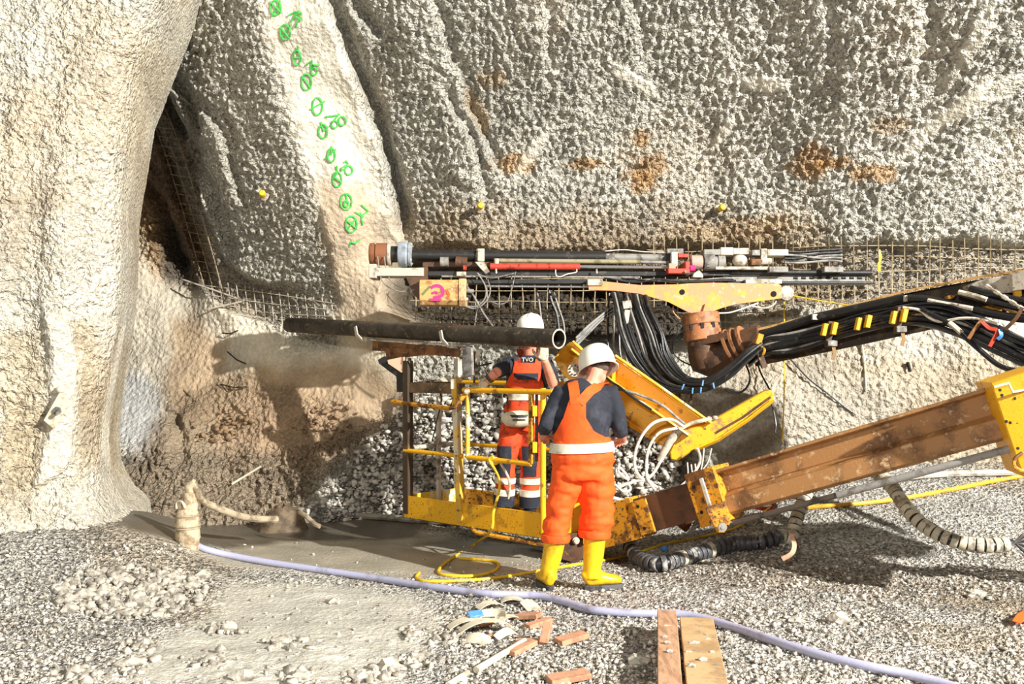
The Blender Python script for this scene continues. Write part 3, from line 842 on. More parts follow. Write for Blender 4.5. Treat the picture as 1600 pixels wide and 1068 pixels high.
mark('sprayed_number', [(565, 320), (576, 330), (566, 336), (556, 332)], [(563, 332), (567, 352)], [(555, 331), (568, 339)])
mark('sprayed_ring', ring(549, 350, 9, 13), [(543, 345), (556, 356)], [(555, 343), (543, 358)])
mark('sprayed_ring', [(546, 386), (548, 378), (556, 380), (563, 374)])

# ------------------------------------------------------------------ drill feed in front of the wall
DR = 9.2
def R_(px, py, dd=0.0): return P(px, py, DR + dd)
K = DR / F
rig = thing('drill_feed', 'long rusty drill feed with red carriage and pink-marked box along the wall', 'drill', R_(960, 440, 0.1))
AX = (R_(1600, 440) - R_(600, 440)).normalized()
def rbox(name, x0, y0, x1, y1, d0, d1, m, bevel=0.006, parent=None):
    c = P((x0 + x1) / 2, (y0 + y1) / 2, DR + d0)
    w = (x1 - x0) * (DR + d0) / F; h = (y1 - y0) * (DR + d0) / F
    return MB().box((c.x, DR + (d0 + d1) / 2, c.z), (w, abs(d1 - d0), h)).build(name, m, parent or rig, bevel=bevel)
def rtube(name, x0, y0, x1, y1, rp, m, dd=0.0, n=16, parent=None):
    a, b = R_(x0, y0, dd), R_(x1, y1, dd)
    return MB().tube([a, b], rp * (DR + dd) / F, n).build(name, m, parent or rig)
def rhose(pts, r, m, dd=-0.1, name='hose', parent=None, n=6):
    q = [R_(p[0], p[1], dd + (p[2] if len(p) > 2 else 0)) for p in pts]
    return MB().tube(cr(q, 6), r, n).build(name, m, parent or rig)
# long casing tube
rtube('casing_tube', 636, 398, 946, 401, 8.5, BLACKS)
rtube('casing_tube', 946, 402, 1046, 403, 6.5, GREYS)
rtube('tube_collar', 744, 398, 752, 399, 10, GREYS)
# chuck at the left end
a = R_(578, 397); 
MB().lathe(a, AX, [(0.02, 0), (0.10, 0), (0.108, 0.01), (0.108, 0.045), (0.095, 0.05), (0.095, 0.06), (0.108, 0.065), (0.108, 0.17), (0.09, 0.175), (0.02, 0.178)], 24).build('drill_chuck', metal('chuck_rust', (140, 88, 56), (92, 60, 42), 6, rough=0.6), rig)
MB().lathe(a + AX * 0.175, AX, [(0.03, 0), (0.112, 0), (0.116, 0.012), (0.112, 0.03), (0.03, 0.032)], 24).build('chuck_face', PALE, rig)
MB().lathe(a + AX * 0.205, AX, [(0.03, 0), (0.078, 0), (0.078, 0.10), (0.03, 0.10)], 20).build('chuck_neck', BLACKS, rig)
MB().lathe(R_(623, 397), AX, [(0.05, 0), (0.115, 0), (0.122, 0.012), (0.122, 0.075), (0.112, 0.085), (0.108, 0.085), (0.108, 0.095), (0.116, 0.10), (0.116, 0.12), (0.07, 0.125), (0.05, 0.13)], 24).build('flange_ring', metal('blue_grey_paint', (158, 166, 174), (120, 124, 128), 8, rough=0.5), rig)
for k in range(9):
    w = 2 * math.pi * k / 9
    p = R_(641, 397) + Vector((0, -math.cos(w), math.sin(w))) * 0.095
    MB().lathe(p, AX, [(0.005, 0), (0.012, 0), (0.012, 0.02), (0.005, 0.022)], 6).build('flange_bolt', PALE, rig)
rhose([(590, 400, -0.02), (594, 430), (604, 446), (625, 455), (648, 452)], 0.006, GREYS)
rhose([(600, 400, -0.02), (605, 428), (617, 444), (632, 450)], 0.006, GREYS)
# support beam and bracket
rbox('support_beam', 578, 418, 662, 431, -0.12, 0.12, PALE)
poly = [R_(630, 420, -0.10), R_(668, 416, -0.10), R_(668, 440, -0.10), R_(655, 468, -0.10), R_(648, 462, -0.10), R_(636, 438, -0.10)]
MB().prism(poly, (0, 0.20, 0)).build('support_bracket', BROWN, rig, bevel=0.004)
rbox('end_plate', 576, 412, 588, 434, -0.14, 0.14, PALE)
# feed rails
rbox('feed_rail', 660, 423, 1360, 431, -0.06, 0.06, BLACKS)
rbox('feed_rail', 728, 436, 930, 443, -0.08, 0.05, BLACKS)
rtube('guide_rod', 762, 447, 932, 448, 1.8, CHROME, -0.10)
rtube('guide_rod', 690, 431.5, 1000, 433, 1.6, GREYS, -0.09)
rbox('upper_guide', 660, 409, 770, 417, -0.03, 0.06, BROWN)
rtube('pulley', 688, 409, 701, 409, 8, GREYS, -0.05)
rtube('hose_reel_drum', 712, 409, 730, 410, 9, BROWN, -0.05)
rtube('red_knob', 724, 418, 729, 418, 4, RED, -0.14)
rbox('small_clamp', 713, 424, 728, 431, -0.14, -0.06, PALE)
MB().prism([R_(742, 409, -0.11), R_(756, 408, -0.11), R_(765, 424, -0.11), R_(759, 428, -0.11), R_(748, 416, -0.11)], (0, 0.05, 0)).build('wedge_bracket', PALE, rig, bevel=0.003)
rbox('strap_bracket', 746, 388, 757, 408, -0.09, -0.075, PALE)
# red cylinder and its rod
rtube('red_cylinder', 766, 416, 906, 416.5, 5.2, RED, -0.10)
rtube('cylinder_rod', 906, 416.5, 1046, 418, 2.6, CHROME, -0.10)
rtube('upper_rod', 772, 407, 1000, 409, 3.6, metal('olive_tube', (150, 140, 108), (110, 98, 70), 8, rough=0.5), -0.06)
rtube('upper_rod', 1000, 409, 1045, 410, 2.6, GREYS, -0.06)
MB().tube([R_(776, 404, -0.1), R_(776, 412, -0.1)], 0.022, 8).build('cylinder_lug', PALE, rig)
rhose([(868, 421), (869, 430), (876, 432), (886, 428), (900, 425), (901, 420)], 0.006, WHITEC, -0.14)
for xx in (775, 932): rtube('drop_fitting', xx, 420, xx + 0.5, 427, 1.5, PALE, -0.13)
# loose leads hanging by the box
rhose([(748, 428), (760, 433), (772, 434), (790, 430), (806, 426)], 0.006, GREYS, -0.13)
rhose([(746, 426), (758, 446), (758, 465), (745, 478), (728, 478)], 0.007, GREYS, -0.16)
rhose([(762, 436), (766, 455), (758, 472), (742, 482), (722, 476)], 0.007, GREYS, -0.17)
rhose([(806, 424), (800, 450), (793, 470), (780, 475), (765, 470)], 0.004, GREYS, -0.14)
rhose([(724, 440), (740, 462), (756, 490), (772, 512)], 0.010, GREYS, -0.15)
rhose([(748, 470), (744, 492), (741, 512)], 0.006, GREYS, -0.15)
rhose([(838, 452), (842, 470), (846, 500), (850, 530)], 0.010, GREYS, 0.1)
rhose([(858, 452), (862, 470), (870, 490), (874, 520)], 0.016, BLACK, 0.05)
rhose([(864, 452), (872, 478), (880, 502), (882, 520)], 0.010, GREYS, 0.08)
# the marked box: octagonal, with a lid at its right end
def octbox(x0, x1, y0, y1, ch, d0, d1):
    k = (DR + d0) / F
    zt, zb = R_(x0, y0, d0).z, R_(x0, y1, d0).z
    c = ch * k; xa = R_(x0, y0, d0).x
    prof = [(DR + d1, zb), (DR + d0 + c, zb), (DR + d0, zb + c), (DR + d0, zt - c), (DR + d0 + c, zt), (DR + d1, zt)]
    return [Vector((xa, yy, z)) for yy, z in prof], Vector(((x1 - x0) * k, 0, 0))
bx = octbox(655, 716, 436, 476, 7, -0.26, 0.06)
box_m = metal('scratched_tan_paint', (206, 160, 96), (150, 104, 62), 9, 0.50, 0.6, (222, 206, 178), 28, 0.58, 0.66, rough=0.6)
MB().prism(*bx).build('valve_box', box_m, rig, bevel=0.006)
bx = octbox(716.5, 728, 434, 478, 9, -0.27, 0.06)
lid = MB().prism(*bx).build('box_lid', metal('tan_lid', (212, 176, 128), (160, 120, 84), 9, rough=0.6), rig, bevel=0.005)
for q in ((-0.2, 445), (-0.2, 467)):
    MB().lathe(R_(728, q[1], q[0]), AX, [(0.004, 0), (0.014, 0), (0.014, 0.02), (0.004, 0.022)], 6).build('lid_bolt', PALE, lid)
rtube('box_outlet', 728, 454, 740, 455, 3.5, GREYS, -0.2)
rtube('box_outlet', 728, 462, 736, 464, 4.5, BLACKS, -0.16)
# pink sprayed figure and smears on the box front (flat paint)
def smear(name, m, pts, w):
    MB().ribbon(cr([R_(x, y, -0.262) for x, y in pts], 4), w, (0, -1, 0), 0.002).build(name, m, rig)
smear('sprayed_figure', PINK, [(673, 450), (679, 446.5), (687, 447), (692, 453), (691, 460), (685, 464), (677, 465)], 0.030)
MB().ribbon([R_(x, y, -0.266) for x, y in [(671, 467.5), (680, 468), (690, 467.5)]], 0.022, (0, -1, 0), 0.002).build('sprayed_figure', PINK, rig)
MB().ribbon([R_(x, y, -0.266) for x, y in [(675, 458), (680, 456), (684, 457)]], 0.020, (0, -1, 0), 0.002).build('sprayed_figure', PINK, rig)
smear('green_smear', metal('green_smear', (110, 120, 70), rough=0.8), [(660, 460), (666, 453), (672, 447)], 0.022)
smear('red_smear', metal('red_smear', (214, 92, 40), (220, 150, 70), 30, rough=0.8), [(697, 452), (701, 460), (698, 466)], 0.026)
# orange cradle with pivot holes
cr_m = RUSTO
prof = [(918, 436), (960, 441), (1000, 445), (1060, 444), (1090, 441), (1216, 443), (1221, 446), (1221, 466), (1190, 470), (1150, 475), (1128, 481), (1112, 487), (1092, 491), (1076, 488), (1045, 472), (1000, 459), (960, 454), (920, 453)]
for dd in (-0.16, 0.10):
    MB().prism([R_(x, y, dd) for x, y in prof], (0, 0.02, 0)).build('cradle_cheek', cr_m, rig, bevel=0.003)
rbox('cradle_box', 940, 446, 1215, 452, -0.14, 0.10, BROWN)
rbox('cradle_cap', 918, 436, 942, 446, -0.18, 0.12, PALE)
for q, rr in (((1066, 456), 0.026), ((1209, 459), 0.028)):
    MB().lathe(R_(*q, -0.165), (0, 1, 0), [(rr, 0), (rr, 0.004)], 16).build('pivot_hole', DARKH, rig)
MB().lathe(R_(1229, 458, -0.15), (0, 1, 0), [(0.02, 0), (0.066, 0), (0.072, 0.01), (0.072, 0.22), (0.02, 0.23)], 20).build('pivot_end', PALE, rig)
MB().prism([R_(1098, 486, -0.19), R_(1102, 474, -0.19), R_(1110, 476, -0.19), R_(1112, 490, -0.19)], (0, 0.05, 0)).build('stop_lug', RUSTO, rig, bevel=0.004)
rbox('cradle_pad', 1165, 436, 1222, 443, -0.16, 0.1, PALE)
# red carriage and drive motors
rbox('carriage_plate', 1044, 419, 1078, 427, -0.20, 0.05, RED)
rbox('carriage_side', 1071, 408, 1078, 420, -0.20, 0.02, RED)
rbox('carriage_rib', 1060, 396, 1076, 402, -0.12, 0.05, RED)
rbox('carriage_post', 1049, 393, 1059, 416, -0.13, -0.05, PALE)
rbox('carriage_block', 1045, 411, 1056, 420, -0.19, -0.1, metal('dusty_red', (200, 150, 124), (196, 52, 34), 14, rough=0.6))
rbox('carriage_top', 1042, 388, 1068, 396, -0.08, 0.08, GREYS)
rbox('dark_column', 1040, 396, 1048, 412, -0.05, 0.06, BLACKS)
rtube('pink_valve', 1078, 419, 1086, 419, 4.8, PINK, -0.18)
rtube('white_nut', 1070, 425, 1073, 425, 2.6, PALE, -0.22)
MB().lathe(R_(1078, 410, -0.08), AX, [(0.02, 0), (0.06, 0), (0.07, 0.01), (0.07, 0.11), (0.055, 0.12), (0.02, 0.12)], 16).build('drive_motor', metal('dusty_pink_steel', (176, 150, 136), (120, 104, 94), 14, rough=0.7), rig)
MB().lathe(R_(1099, 410, -0.08), AX, [(0.02, 0), (0.075, 0), (0.08, 0.015), (0.08, 0.10), (0.06, 0.105), (0.06, 0.13), (0.07, 0.135), (0.07, 0.20), (0.02, 0.205)], 18).build('drive_motor', GREYS, rig)
for k in range(6):
    w = 2 * math.pi * k / 6
    p = R_(1100, 410, -0.08) + Vector((0, -math.cos(w), math.sin(w))) * 0.06
    MB().lathe(p - AX * 0.006, AX, [(0.003, 0), (0.011, 0), (0.011, 0.018), (0.003, 0.02)], 6).build('motor_bolt', PALE, rig)
MB().prism([R_(1082, 433, -0.2), R_(1084, 427, -0.2), R_(1092, 421, -0.2), R_(1098, 428, -0.2), R_(1099, 433, -0.2)], (0, 0.1, 0)).build('motor_foot', PALE, rig, bevel=0.004)
for x0, x1, y0, y1, m in ((1100, 1126, 389, 398, GREYS), (1126, 1146, 386, 398, PALE), (1146, 1170, 387, 397, PALE), (1175, 1188, 390, 399, GREYS), (1189, 1199, 388, 412, PALE), (1199, 1232, 389, 399, PALE)):
    rbox('swivel_housing', x0, y0, x1, y1, -0.12, 0.08, m)
MB().ball(R_(1156, 407, -0.08), (0.072, 0.06, 0.062), 14, 9).build('rotary_dome', PALE, rig)
rbox('rusty_block', 1174, 404, 1190, 414, -0.12, 0.02, RUST)
rtube('coupling', 1190, 408, 1205, 408, 5, PALE, -0.1)
rbox('slide_bar', 1118, 416, 1232, 421, -0.14, 0.06, PALE)
for x0 in (1202, 1288): rbox('slide_block', x0, 416, x0 + 30, 425, -0.16, 0.06, GREYS)
rtube('rear_tube', 1142, 425, 1362, 426, 4, BLACKS, -0.06)
rbox('rear_channel', 1130, 429, 1352, 441, -0.04, 0.10, GREYS)
rbox('rear_channel_lip', 1130, 439, 1362, 443, -0.10, 0.10, BLACKS)
for k in range(9): rtube('channel_hole', 1240 + k * 12.5, 434, 1246 + k * 12.5, 434, 2.6, BLACKS, -0.035, 8)
for k in range(10):
    y0 = 392 + k * 2.0 + random.uniform(-0.5, 0.5); y1 = 390 + (k * 4.1) % 20
    rhose([(1226, y0), (1250, y0 + random.uniform(-2, 2)), (1282, y1 + 1), (1300, y1), (1316, y1 + random.uniform(-2, 2))], 0.011, GREYS if k % 2 else BLACK, -0.10 + 0.02 * (k % 3))
for k in range(7):   # leads lying along the cradle's top
    rhose([(935 + k * 9, 433 + k % 3), (985 + k * 4, 437 + (k * 2) % 5), (1030, 436 + (k * 3) % 6), (1075, 438 + k % 4), (1130 + 4 * k, 434 + (k % 3) * 2)], 0.008, BLACK if k % 3 else GREYS, -0.15 - 0.01 * (k % 3))
rhose([(1120, 489), (1140, 488), (1160, 482), (1185, 473)], 0.007, WHITEC, -0.2)
rhose([(1175, 478), (1195, 481), (1208, 476), (1213, 470)], 0.006, WHITEC, -0.2)
rhose([(1052, 478), (1052, 487), (1060, 496), (1070, 502)], 0.006, RUSTO, -0.1)
rhose([(946, 392), (975, 390), (1005, 393), (1040, 394)], 0.005, WHITEC, -0.05)

# ------------------------------------------------------------------ drill boom that carries the feed
db = thing('drill_boom', 'dark drill boom with yellow hose clamps reaching in from the right', 'boom', P(1390, 540, 8.3))
def B_(px, py, dd=0.0):
    """place along the boom: it comes nearer towards the right"""
    d = 8.95 + (px - 1100) * (7.35 - 8.95) / 500.0 + dd
    return P(px, py, d)
# slewing joint: flanges, neck, elbow
jm = RUSTO
j0 = B_(1094, 492); jd = (B_(1118, 565) - j0).normalized()
jd = Vector((0.10, -0.10, -1)).normalized()
MB().lathe(j0 - jd * 0.01, jd, [(0.03, 0), (0.17, 0), (0.175, 0.01), (0.175, 0.10), (0.165, 0.11), (0.165, 0.125), (0.175, 0.13), (0.175, 0.25), (0.16, 0.26), (0.03, 0.262)], 24).build('slewing_flange', metal('flange_rust', (176, 116, 76), (120, 78, 50), 6, 0.45, 0.58, (222, 160, 50), 18, 0.6, 0.66, rough=0.6), db)
for k in range(10):
    w = 2 * math.pi * k / 10; u = jd.orthogonal().normalized(); v = jd.cross(u)
    MB().lathe(j0 + jd * 0.095 + (u * math.cos(w) + v * math.sin(w)) * 0.165, jd, [(0.005, 0), (0.02, 0), (0.02, 0.05), (0.005, 0.052)], 6).build('flange_bolt', BLACKS, db)
MB().lathe(j0 + jd * 0.25, jd, [(0.05, 0), (0.15, 0.005), (0.155, 0.16), (0.13, 0.26), (0.05, 0.30)], 20).build('joint_neck', BROWN, db)
MB().beam(B_(1082, 536, -0.12), B_(1140, 524, -0.12), 0.08, 0.075).build('joint_clevis', BROWN, db, bevel=0.006)
MB().tube(cr([B_(1102, 552), B_(1112, 562), B_(1132, 556), B_(1160, 540), B_(1192, 530)], 5), [0.14, 0.145, 0.15, 0.155, 0.16, 0.16, 0.16, 0.16, 0.16, 0.155, 0.15, 0.15, 0.15, 0.15, 0.145, 0.145, 0.14, 0.14, 0.14, 0.14, 0.14], 14).build('joint_elbow', BROWN, db)
for k, xx in enumerate((1142, 1152, 1164)):
    MB().tube([B_(xx, 545 - k * 3.5), B_(xx + 4, 543 - k * 3.5)], 0.19 - 0.005 * k, 18).build('elbow_ring', metal('ring_rust', (150, 100, 62), (98, 64, 42), 10, rough=0.55), db)
# box beam
top = [(1180, 519), (1300, 488), (1420, 457), (1520, 438), (1640, 420), (1960, 366)]
bot = [(1180, 572), (1300, 548), (1420, 522), (1520, 500), (1640, 470), (1960, 430)]
sec = []
mb = MB(); vs = []; fs = []
for i, (a, b) in enumerate(zip(top, bot)):
    A = B_(*a, 0.05); Bq = B_(*b, 0.05)
    vs += [A, Bq, Bq + Vector((0.08, 0.26, 0)), A + Vector((0.08, 0.26, 0))]
for i in range(len(top) - 1):
    for k in range(4): fs.append((i * 4 + k, i * 4 + (k + 1) % 4, i * 4 + 4 + (k + 1) % 4, i * 4 + 4 + k))
fs += [(3, 2, 1, 0), tuple(len(vs) - 4 + k for k in range(4))]
mb.add(vs, fs).build('boom_beam', metal('dark_beam_paint', (58, 50, 40), (104, 84, 52), 5, 0.52, 0.64, (150, 110, 60), 22, 0.62, 0.68, rough=0.6), db, bevel=0.008, sharp=25)
# top flange strip, pale with dust
MB().ribbon([B_(x, y - 1, 0.0) + Vector((0, 0, 0.004)) for x, y in top], 0.12, (0, -0.15, 1), 0.02).build('boom_flange', metal('dusty_yellow_flange', (206, 164, 104), (150, 108, 60), 8, 0.5, 0.6, rough=0.7), db)
# upper part at the right with plates
MB().prism([B_(1512, 447, -0.06), B_(1530, 438, -0.06), B_(1580, 428, -0.06), B_(1585, 456, -0.06), B_(1522, 462, -0.06)], (0, 0.1, 0)).build('boom_plate', PALE, db, bevel=0.006)
MB().prism([B_(1580, 427, -0.09), B_(1640, 412, -0.09), B_(1640, 446, -0.09), B_(1582, 455, -0.09)], (0, 0.12, 0)).build('boom_cover', PALE, db, bevel=0.006)
MB().prism([B_(1585, 454, -0.07), B_(1596, 451, -0.07), B_(1597, 462, -0.07), B_(1586, 466, -0.07)], (0, 0.03, 0)).build('yellow_lug', YEL, db, bevel=0.003)
for q in ([(1566, 468), (1610, 480), (1610, 500), (1572, 482)], [(1540, 478), (1562, 474), (1566, 486), (1544, 490)], [(1480, 462), (1496, 459), (1490, 466), (1470, 470)], [(1430, 478), (1500, 474), (1500, 480), (1425, 486)]):
    MB().prism([B_(x, y, -0.03) for x, y in q], (0, 0.06, 0)).build('yellow_gusset', YELD, db, bevel=0.003)
# heavy hydraulic cylinder lines
MB().tube([B_(1190, 523, -0.05), B_(1270, 497, -0.06), B_(1412, 466, -0.06)], 0.040, 10).build('boom_pipe', BLACK, db)
for xx, yy in ((1274, 495), (1418, 466)):
    MB().box(B_(xx, yy, -0.09), (0.06, 0.03, 0.05)).build('pipe_clip', PALE, db, bevel=0.003)
for pts, rr, m in (([(1420, 466), (1450, 468), (1500, 478), (1560, 492), (1620, 498), (1760, 490), (1940, 450)], 0.034, BLACK), ([(1500, 457), (1540, 468), (1580, 478), (1630, 486), (1760, 480), (1940, 440)], 0.030, BLACK),
                   ([(1515, 450), (1560, 462), (1600, 470), (1640, 478), (1760, 470), (1940, 430)], 0.026, BLACK)):
    MB().tube(cr([B_(x, y, -0.10) for x, y in pts], 5), rr, 9).build('thick_hose', m, db)
for pts, rr in (([(1450, 469), (1475, 474), (1520, 482)], 0.020), ([(1498, 456), (1520, 461), (1542, 468)], 0.020)):
    MB().tube(cr([B_(x, y, -0.125) for x, y in pts], 4), rr, 8).build('dusty_sleeve', PALE, db)
# bundled hoses along the boom
for k in range(22):
    f = (k % 11) / 10.0; dd = -0.09 - 0.035 * (k // 11) - random.uniform(0, 0.02); g = random.uniform(-3, 3)
    sp = f * 32
    pts = [(1170, 548 + f * 22 + g), (1195, 528 + f * 26 + g * 0.5), (1240, 520 + f * 26 + random.uniform(-4, 4)), (1296, 507 + f * 24), (1345, 493 + f * 24 + random.uniform(-4, 4)), (1404, 480 + f * 26)]
    e = random.uniform(-5, 5)
    pts += [(1450, 474 + f * 34 + e), (1500, 482 + f * 42 + e), (1560, 510 + f * 42), (1625, 540 + f * 40 + e), (1760, 575 + f * 40), (1940, 560 + f * 40)]
    MB().tube(cr([B_(x, y, dd) for x, y in pts], 4), 0.0125 if k % 3 else 0.016, 6).build('hose', BLACK if k % 5 else GREYS, db)
MB().tube(cr([B_(x, y, -0.17) for x, y in [(1411, 480), (1436, 484), (1452, 496), (1470, 502), (1500, 497), (1530, 498), (1560, 506)]], 5), 0.012, 6).build('pale_hose', WHITEC, db)
MB().tube(cr([B_(x, y, -0.17) for x, y in [(1440, 483), (1465, 495), (1488, 508), (1502, 521), (1530, 546), (1560, 570), (1590, 579), (1630, 580), (1740, 570), (1930, 540)]], 5), 0.020, 8).build('slack_hose', BLACK, db)
MB().tube(cr([B_(x, y, -0.19) for x, y in [(1483, 504), (1492, 511), (1502, 520)]], 4), 0.022, 8).build('dusty_sleeve', PALE, db)
# yellow clamps with straps
for xx, yy, s in ((1288, 515, 1), (1303, 513, 1), (1341, 506, 0), (1356, 502, 0), (1396, 496, 1), (1412, 493, 1)):
    MB().box(B_(xx, yy, -0.20), (0.038, 0.06, 0.105), Matrix.Rotation(0.22, 3, 'Y')).build('hose_clamp', YEL, db, bevel=0.004)
for xx, yy in ((1296, 522), (1404, 500)):
    MB().box(B_(xx, yy, -0.17), (0.05, 0.03, 0.22), Matrix.Rotation(0.15, 3, 'Y')).build('clamp_strap', BROWN, db, bevel=0.003)
    MB().box(B_(xx + 4, yy + 14, -0.18), (0.08, 0.04, 0.05)).build('clamp_buckle', GREYS, db, bevel=0.003)
    MB().ribbon([B_(xx + 6, yy + 18, -0.17), B_(xx + 8, yy + 30, -0.17), B_(xx + 5, yy + 40, -0.17)], 0.03, (0, -1, 0), 0.004).build('strap_tail', metal('strap_tail', (140, 112, 76), rough=0.9), db)
MB().box(B_(1186, 530, -0.22), (0.05, 0.05, 0.10), Matrix.Rotation(0.3, 3, 'Y')).build('hose_clamp', YELD, db, bevel=0.004)
MB().tube(cr([B_(1180, 540, -0.2), B_(1194, 545, -0.22), B_(1192, 554, -0.22)], 4), 0.012, 6).build('clamp_hook', YELD, db)
MB().box(B_(1188, 556, -0.19), (0.05, 0.04, 0.22), Matrix.Rotation(-0.35, 3, 'Y')).build('clamp_strap', BROWN, db, bevel=0.003)
for pts, m in (([(1513, 559 - 30), (1522, 515), (1534, 499)], RUST), ([(1534, 502), (1545, 512), (1558, 516), (1552, 530), (1546, 541)], RED), ([(1562, 514), (1564, 524), (1558, 530)], BLUE), ([(1597, 480), (1588, 496), (1570, 515)], BROWN)):
    MB().ribbon(cr([B_(x, y, -0.22) for x, y in pts], 4), 0.028, (0, -1, 0), 0.006).build('lashing_strap', m, db)
mb = MB()
for k in range(9):
    a = B_(1541 + k * 6.4, 446 + k * 4.1, -0.2); b = B_(1541 + (k + 1.1) * 6.4, 446 + (k + 1.1) * 4.1, -0.2)
    mb.tube([a, b], 0.011 if k % 2 else 0.017, 6)
mb.build('chain', PALE, db)

# hanging loop of hoses from the feed to the boom: every hose a part
hb = thing('hose_loop', 'hanging loop of black hydraulic hoses between drill feed and boom', 'hoses', P(1060, 600, 8.9))
def H_(px, py, dd): return P(px, py, 8.9 + dd)
for k in range(24):
    f = k / 23.0; dd = random.uniform(-0.14, 0.06); j = random.uniform(-4, 4)
    g = 1 - f
    x0 = 958 + f * 58 + j; q = random.uniform(-3, 3)
    pts = [(x0 - 4, 456 + f * 6, dd + 0.15), (x0 + 2, 482, dd + 0.05), (x0 + 8 + f * 14, 520, dd - 0.03), (985 + 62 * f, 565 - 10 * f + q, dd - 0.08), (1018 + 48 * f, 600 - 16 * f + q, dd - 0.16), (1060 + 28 * f, 614 - 20 * f + q, dd - 0.25), (1104 + 10 * f, 611 - 22 * f + q, dd - 0.33), (1142 + 2 * f, 590 - 22 * f + q, dd - 0.36), (1166 + 2 * f, 566 - 20 * f, dd - 0.36), (1190, 545 - 14 * f, dd - 0.34)]
    MB().tube(cr([H_(*q) for q in pts], 4), 0.0145 if k % 3 else 0.0105, 7).build('hose', GREYS if k % 7 == 3 else BLACK, hb)
for k in range(4):
    x0 = 944 + k * 9
    pts = [(x0 + 8, 458, 0.12), (x0 + 6, 500, 0.05), (x0 + 8, 550 + k * 4, 0.0), (x0 + 28, 590, 0.0), (x0 + 60, 612 - k * 2, 0.0), (1062, 612 - k * 3, 0.02)]
    MB().tube(cr([H_(*q) for q in pts], 4), 0.010, 6).build('hose', GREYS if k % 2 else BLACK, hb)
for k in range(5):
    pts = [(958 + k * 3, 478 + k, 0.1), (940, 492 + k * 2, 0.02), (918, 510 + k * 3, -0.05), (900, 528 + k * 3, -0.1)]
    MB().tube(cr([H_(*q) for q in pts], 4), 0.011, 6).build('hose', BLACK if k % 2 else GREYS, hb)
for (x, y, a) in ((1067, 604, 0.4), (1082, 610, 0.1), (1095, 609, 0.1), (1098, 598, 0.15), (1115, 602, -0.2)):
    MB().box(H_(x, y, -0.50), (0.012, 0.02, 0.05), Matrix.Rotation(a, 3, 'Y')).build('blue_tie', BLUE, hb)
for (x, y) in ((1060, 613), (1078, 617)):
    MB().ribbon([H_(x, y - 12, -0.16), H_(x + 2, y, -0.17), H_(x + 1, y + 14, -0.16)], 0.02, (0, -1, 0), 0.003).build('loose_tie', BROWN, hb)
MB().beam(H_(978, 470, -0.02), H_(980, 482, -0.02), 0.10, 0.08).build('hose_manifold', PALE, hb, bevel=0.004)
MB().beam(H_(980, 484, -0.02), H_(977, 506, -0.02), 0.05, 0.05).build('hose_manifold', PALE, hb, bevel=0.004)
def lead(pts, r, m, label, cat='cable', name='cable', n=6, k=6):
    return MB().tube(cr(pts, k), r, n).solo(name, m, label, cat)
lead([B_(1081, 512, -0.1), B_(1060, 522, -0.15), B_(1051, 540, -0.15), B_(1058, 558, -0.12), B_(1080, 570, -0.1), B_(1096, 566, -0.1)], 0.008, BLACK, 'thin black lead curling round the rusty slewing joint')
lead([B_(1166, 570, 0.0), B_(1172, 590, 0.0), B_(1165, 607, 0.05), B_(1150, 614, 0.05), B_(1132, 608, 0.0)], 0.010, BLACK, 'thin black lead drooping below the hose loop')
lead([B_(1182, 564, 0.1), B_(1190, 585, 0.15), B_(1203, 610, 0.2), B_(1206, 630, 0.2), B_(1212, 660, 0.2), B_(1211, 676, 0.15)], 0.009, BLACK, 'black lead hanging past the tip of the yellow plate')
lead([W(1230, 555, off=0.06), W(1262, 590, off=0.04), W(1290, 612, off=0.03), W(1318, 634, off=0.03), W(1338, 648, off=0.03)], 0.009, BLACK, 'black lead slanting down the wall under the boom')
lead([W(1225, 470, off=0.25), W(1226, 545, off=0.28), W(1225, 620, off=0.26), W(1222, 690, off=0.3)], 0.007, YCAB, 'yellow cord hanging plumb from the feed end to the long beam')
lead([W(1240, 462, off=0.2), W(1290, 471, off=0.12), W(1335, 478, off=0.10)], 0.007, YCAB, 'yellow cord stretched sideways from the feed end across the mesh')
lead([W(1346, 530, off=0.03), W(1351, 570, off=0.03), W(1354, 612, off=0.03)], 0.010, SHELL, 'pale cord on the wall below the drill boom')
lead([W(1418, 566, off=0.03), W(1422, 580, off=0.05)], 0.018, BLACK, 'short black rod end in the wall under the boom', 'rod', 'rod_end')
for pts, lb in (([(612, 362), (640, 366), (655, 374)], None),): pass

# ------------------------------------------------------------------ lifting boom: beam, collars, cylinder
lb = thing('lifting_boom', 'heavy brown telescopic beam with yellow collars rising to the right', 'boom', P(1330, 740, 7.1))
XA = P(1590, 636, 6.35); XB = P(1112, 774, 7.55)
ax = (XA - XB).normalized()
side = Vector((ax.y, -ax.x, 0)).normalized()
if side.y > 0: side = -side               # towards the camera
upv = ax.cross(side); upv = upv if upv.z > 0 else -upv
def sect(o, prof): return [o + side * a + upv * b for a, b in prof]
PROF = [(-0.14, 0.18), (0.13, 0.18), (0.13, 0.155), (0.055, 0.14), (0.045, 0.0), (0.12, -0.035), (0.125, -0.16), (0.09, -0.18), (-0.14, -0.18)]
beam_m = metal('brown_beam', (172, 124, 74), (112, 76, 44), 3.5, 0.48, 0.60, (204, 168, 122), 14, 0.56, 0.66, rough=0.55)
MB().prism(sect(XB - ax * 0.05, PROF), XA - XB + ax * 2.4).build('outer_beam', beam_m, lb, bevel=0.005, sharp=25)
inner = [(a * 0.82, b * 0.82) for a, b in [(-0.14, 0.18), (0.12, 0.18), (0.12, -0.18), (-0.14, -0.18)]]
MB().prism(sect(XB - ax * 1.3, inner), ax * 1.35).build('inner_beam', metal('dark_inner_beam', (96, 62, 38), (64, 44, 30), 5, 0.45, 0.6, rough=0.5), lb, bevel=0.005)
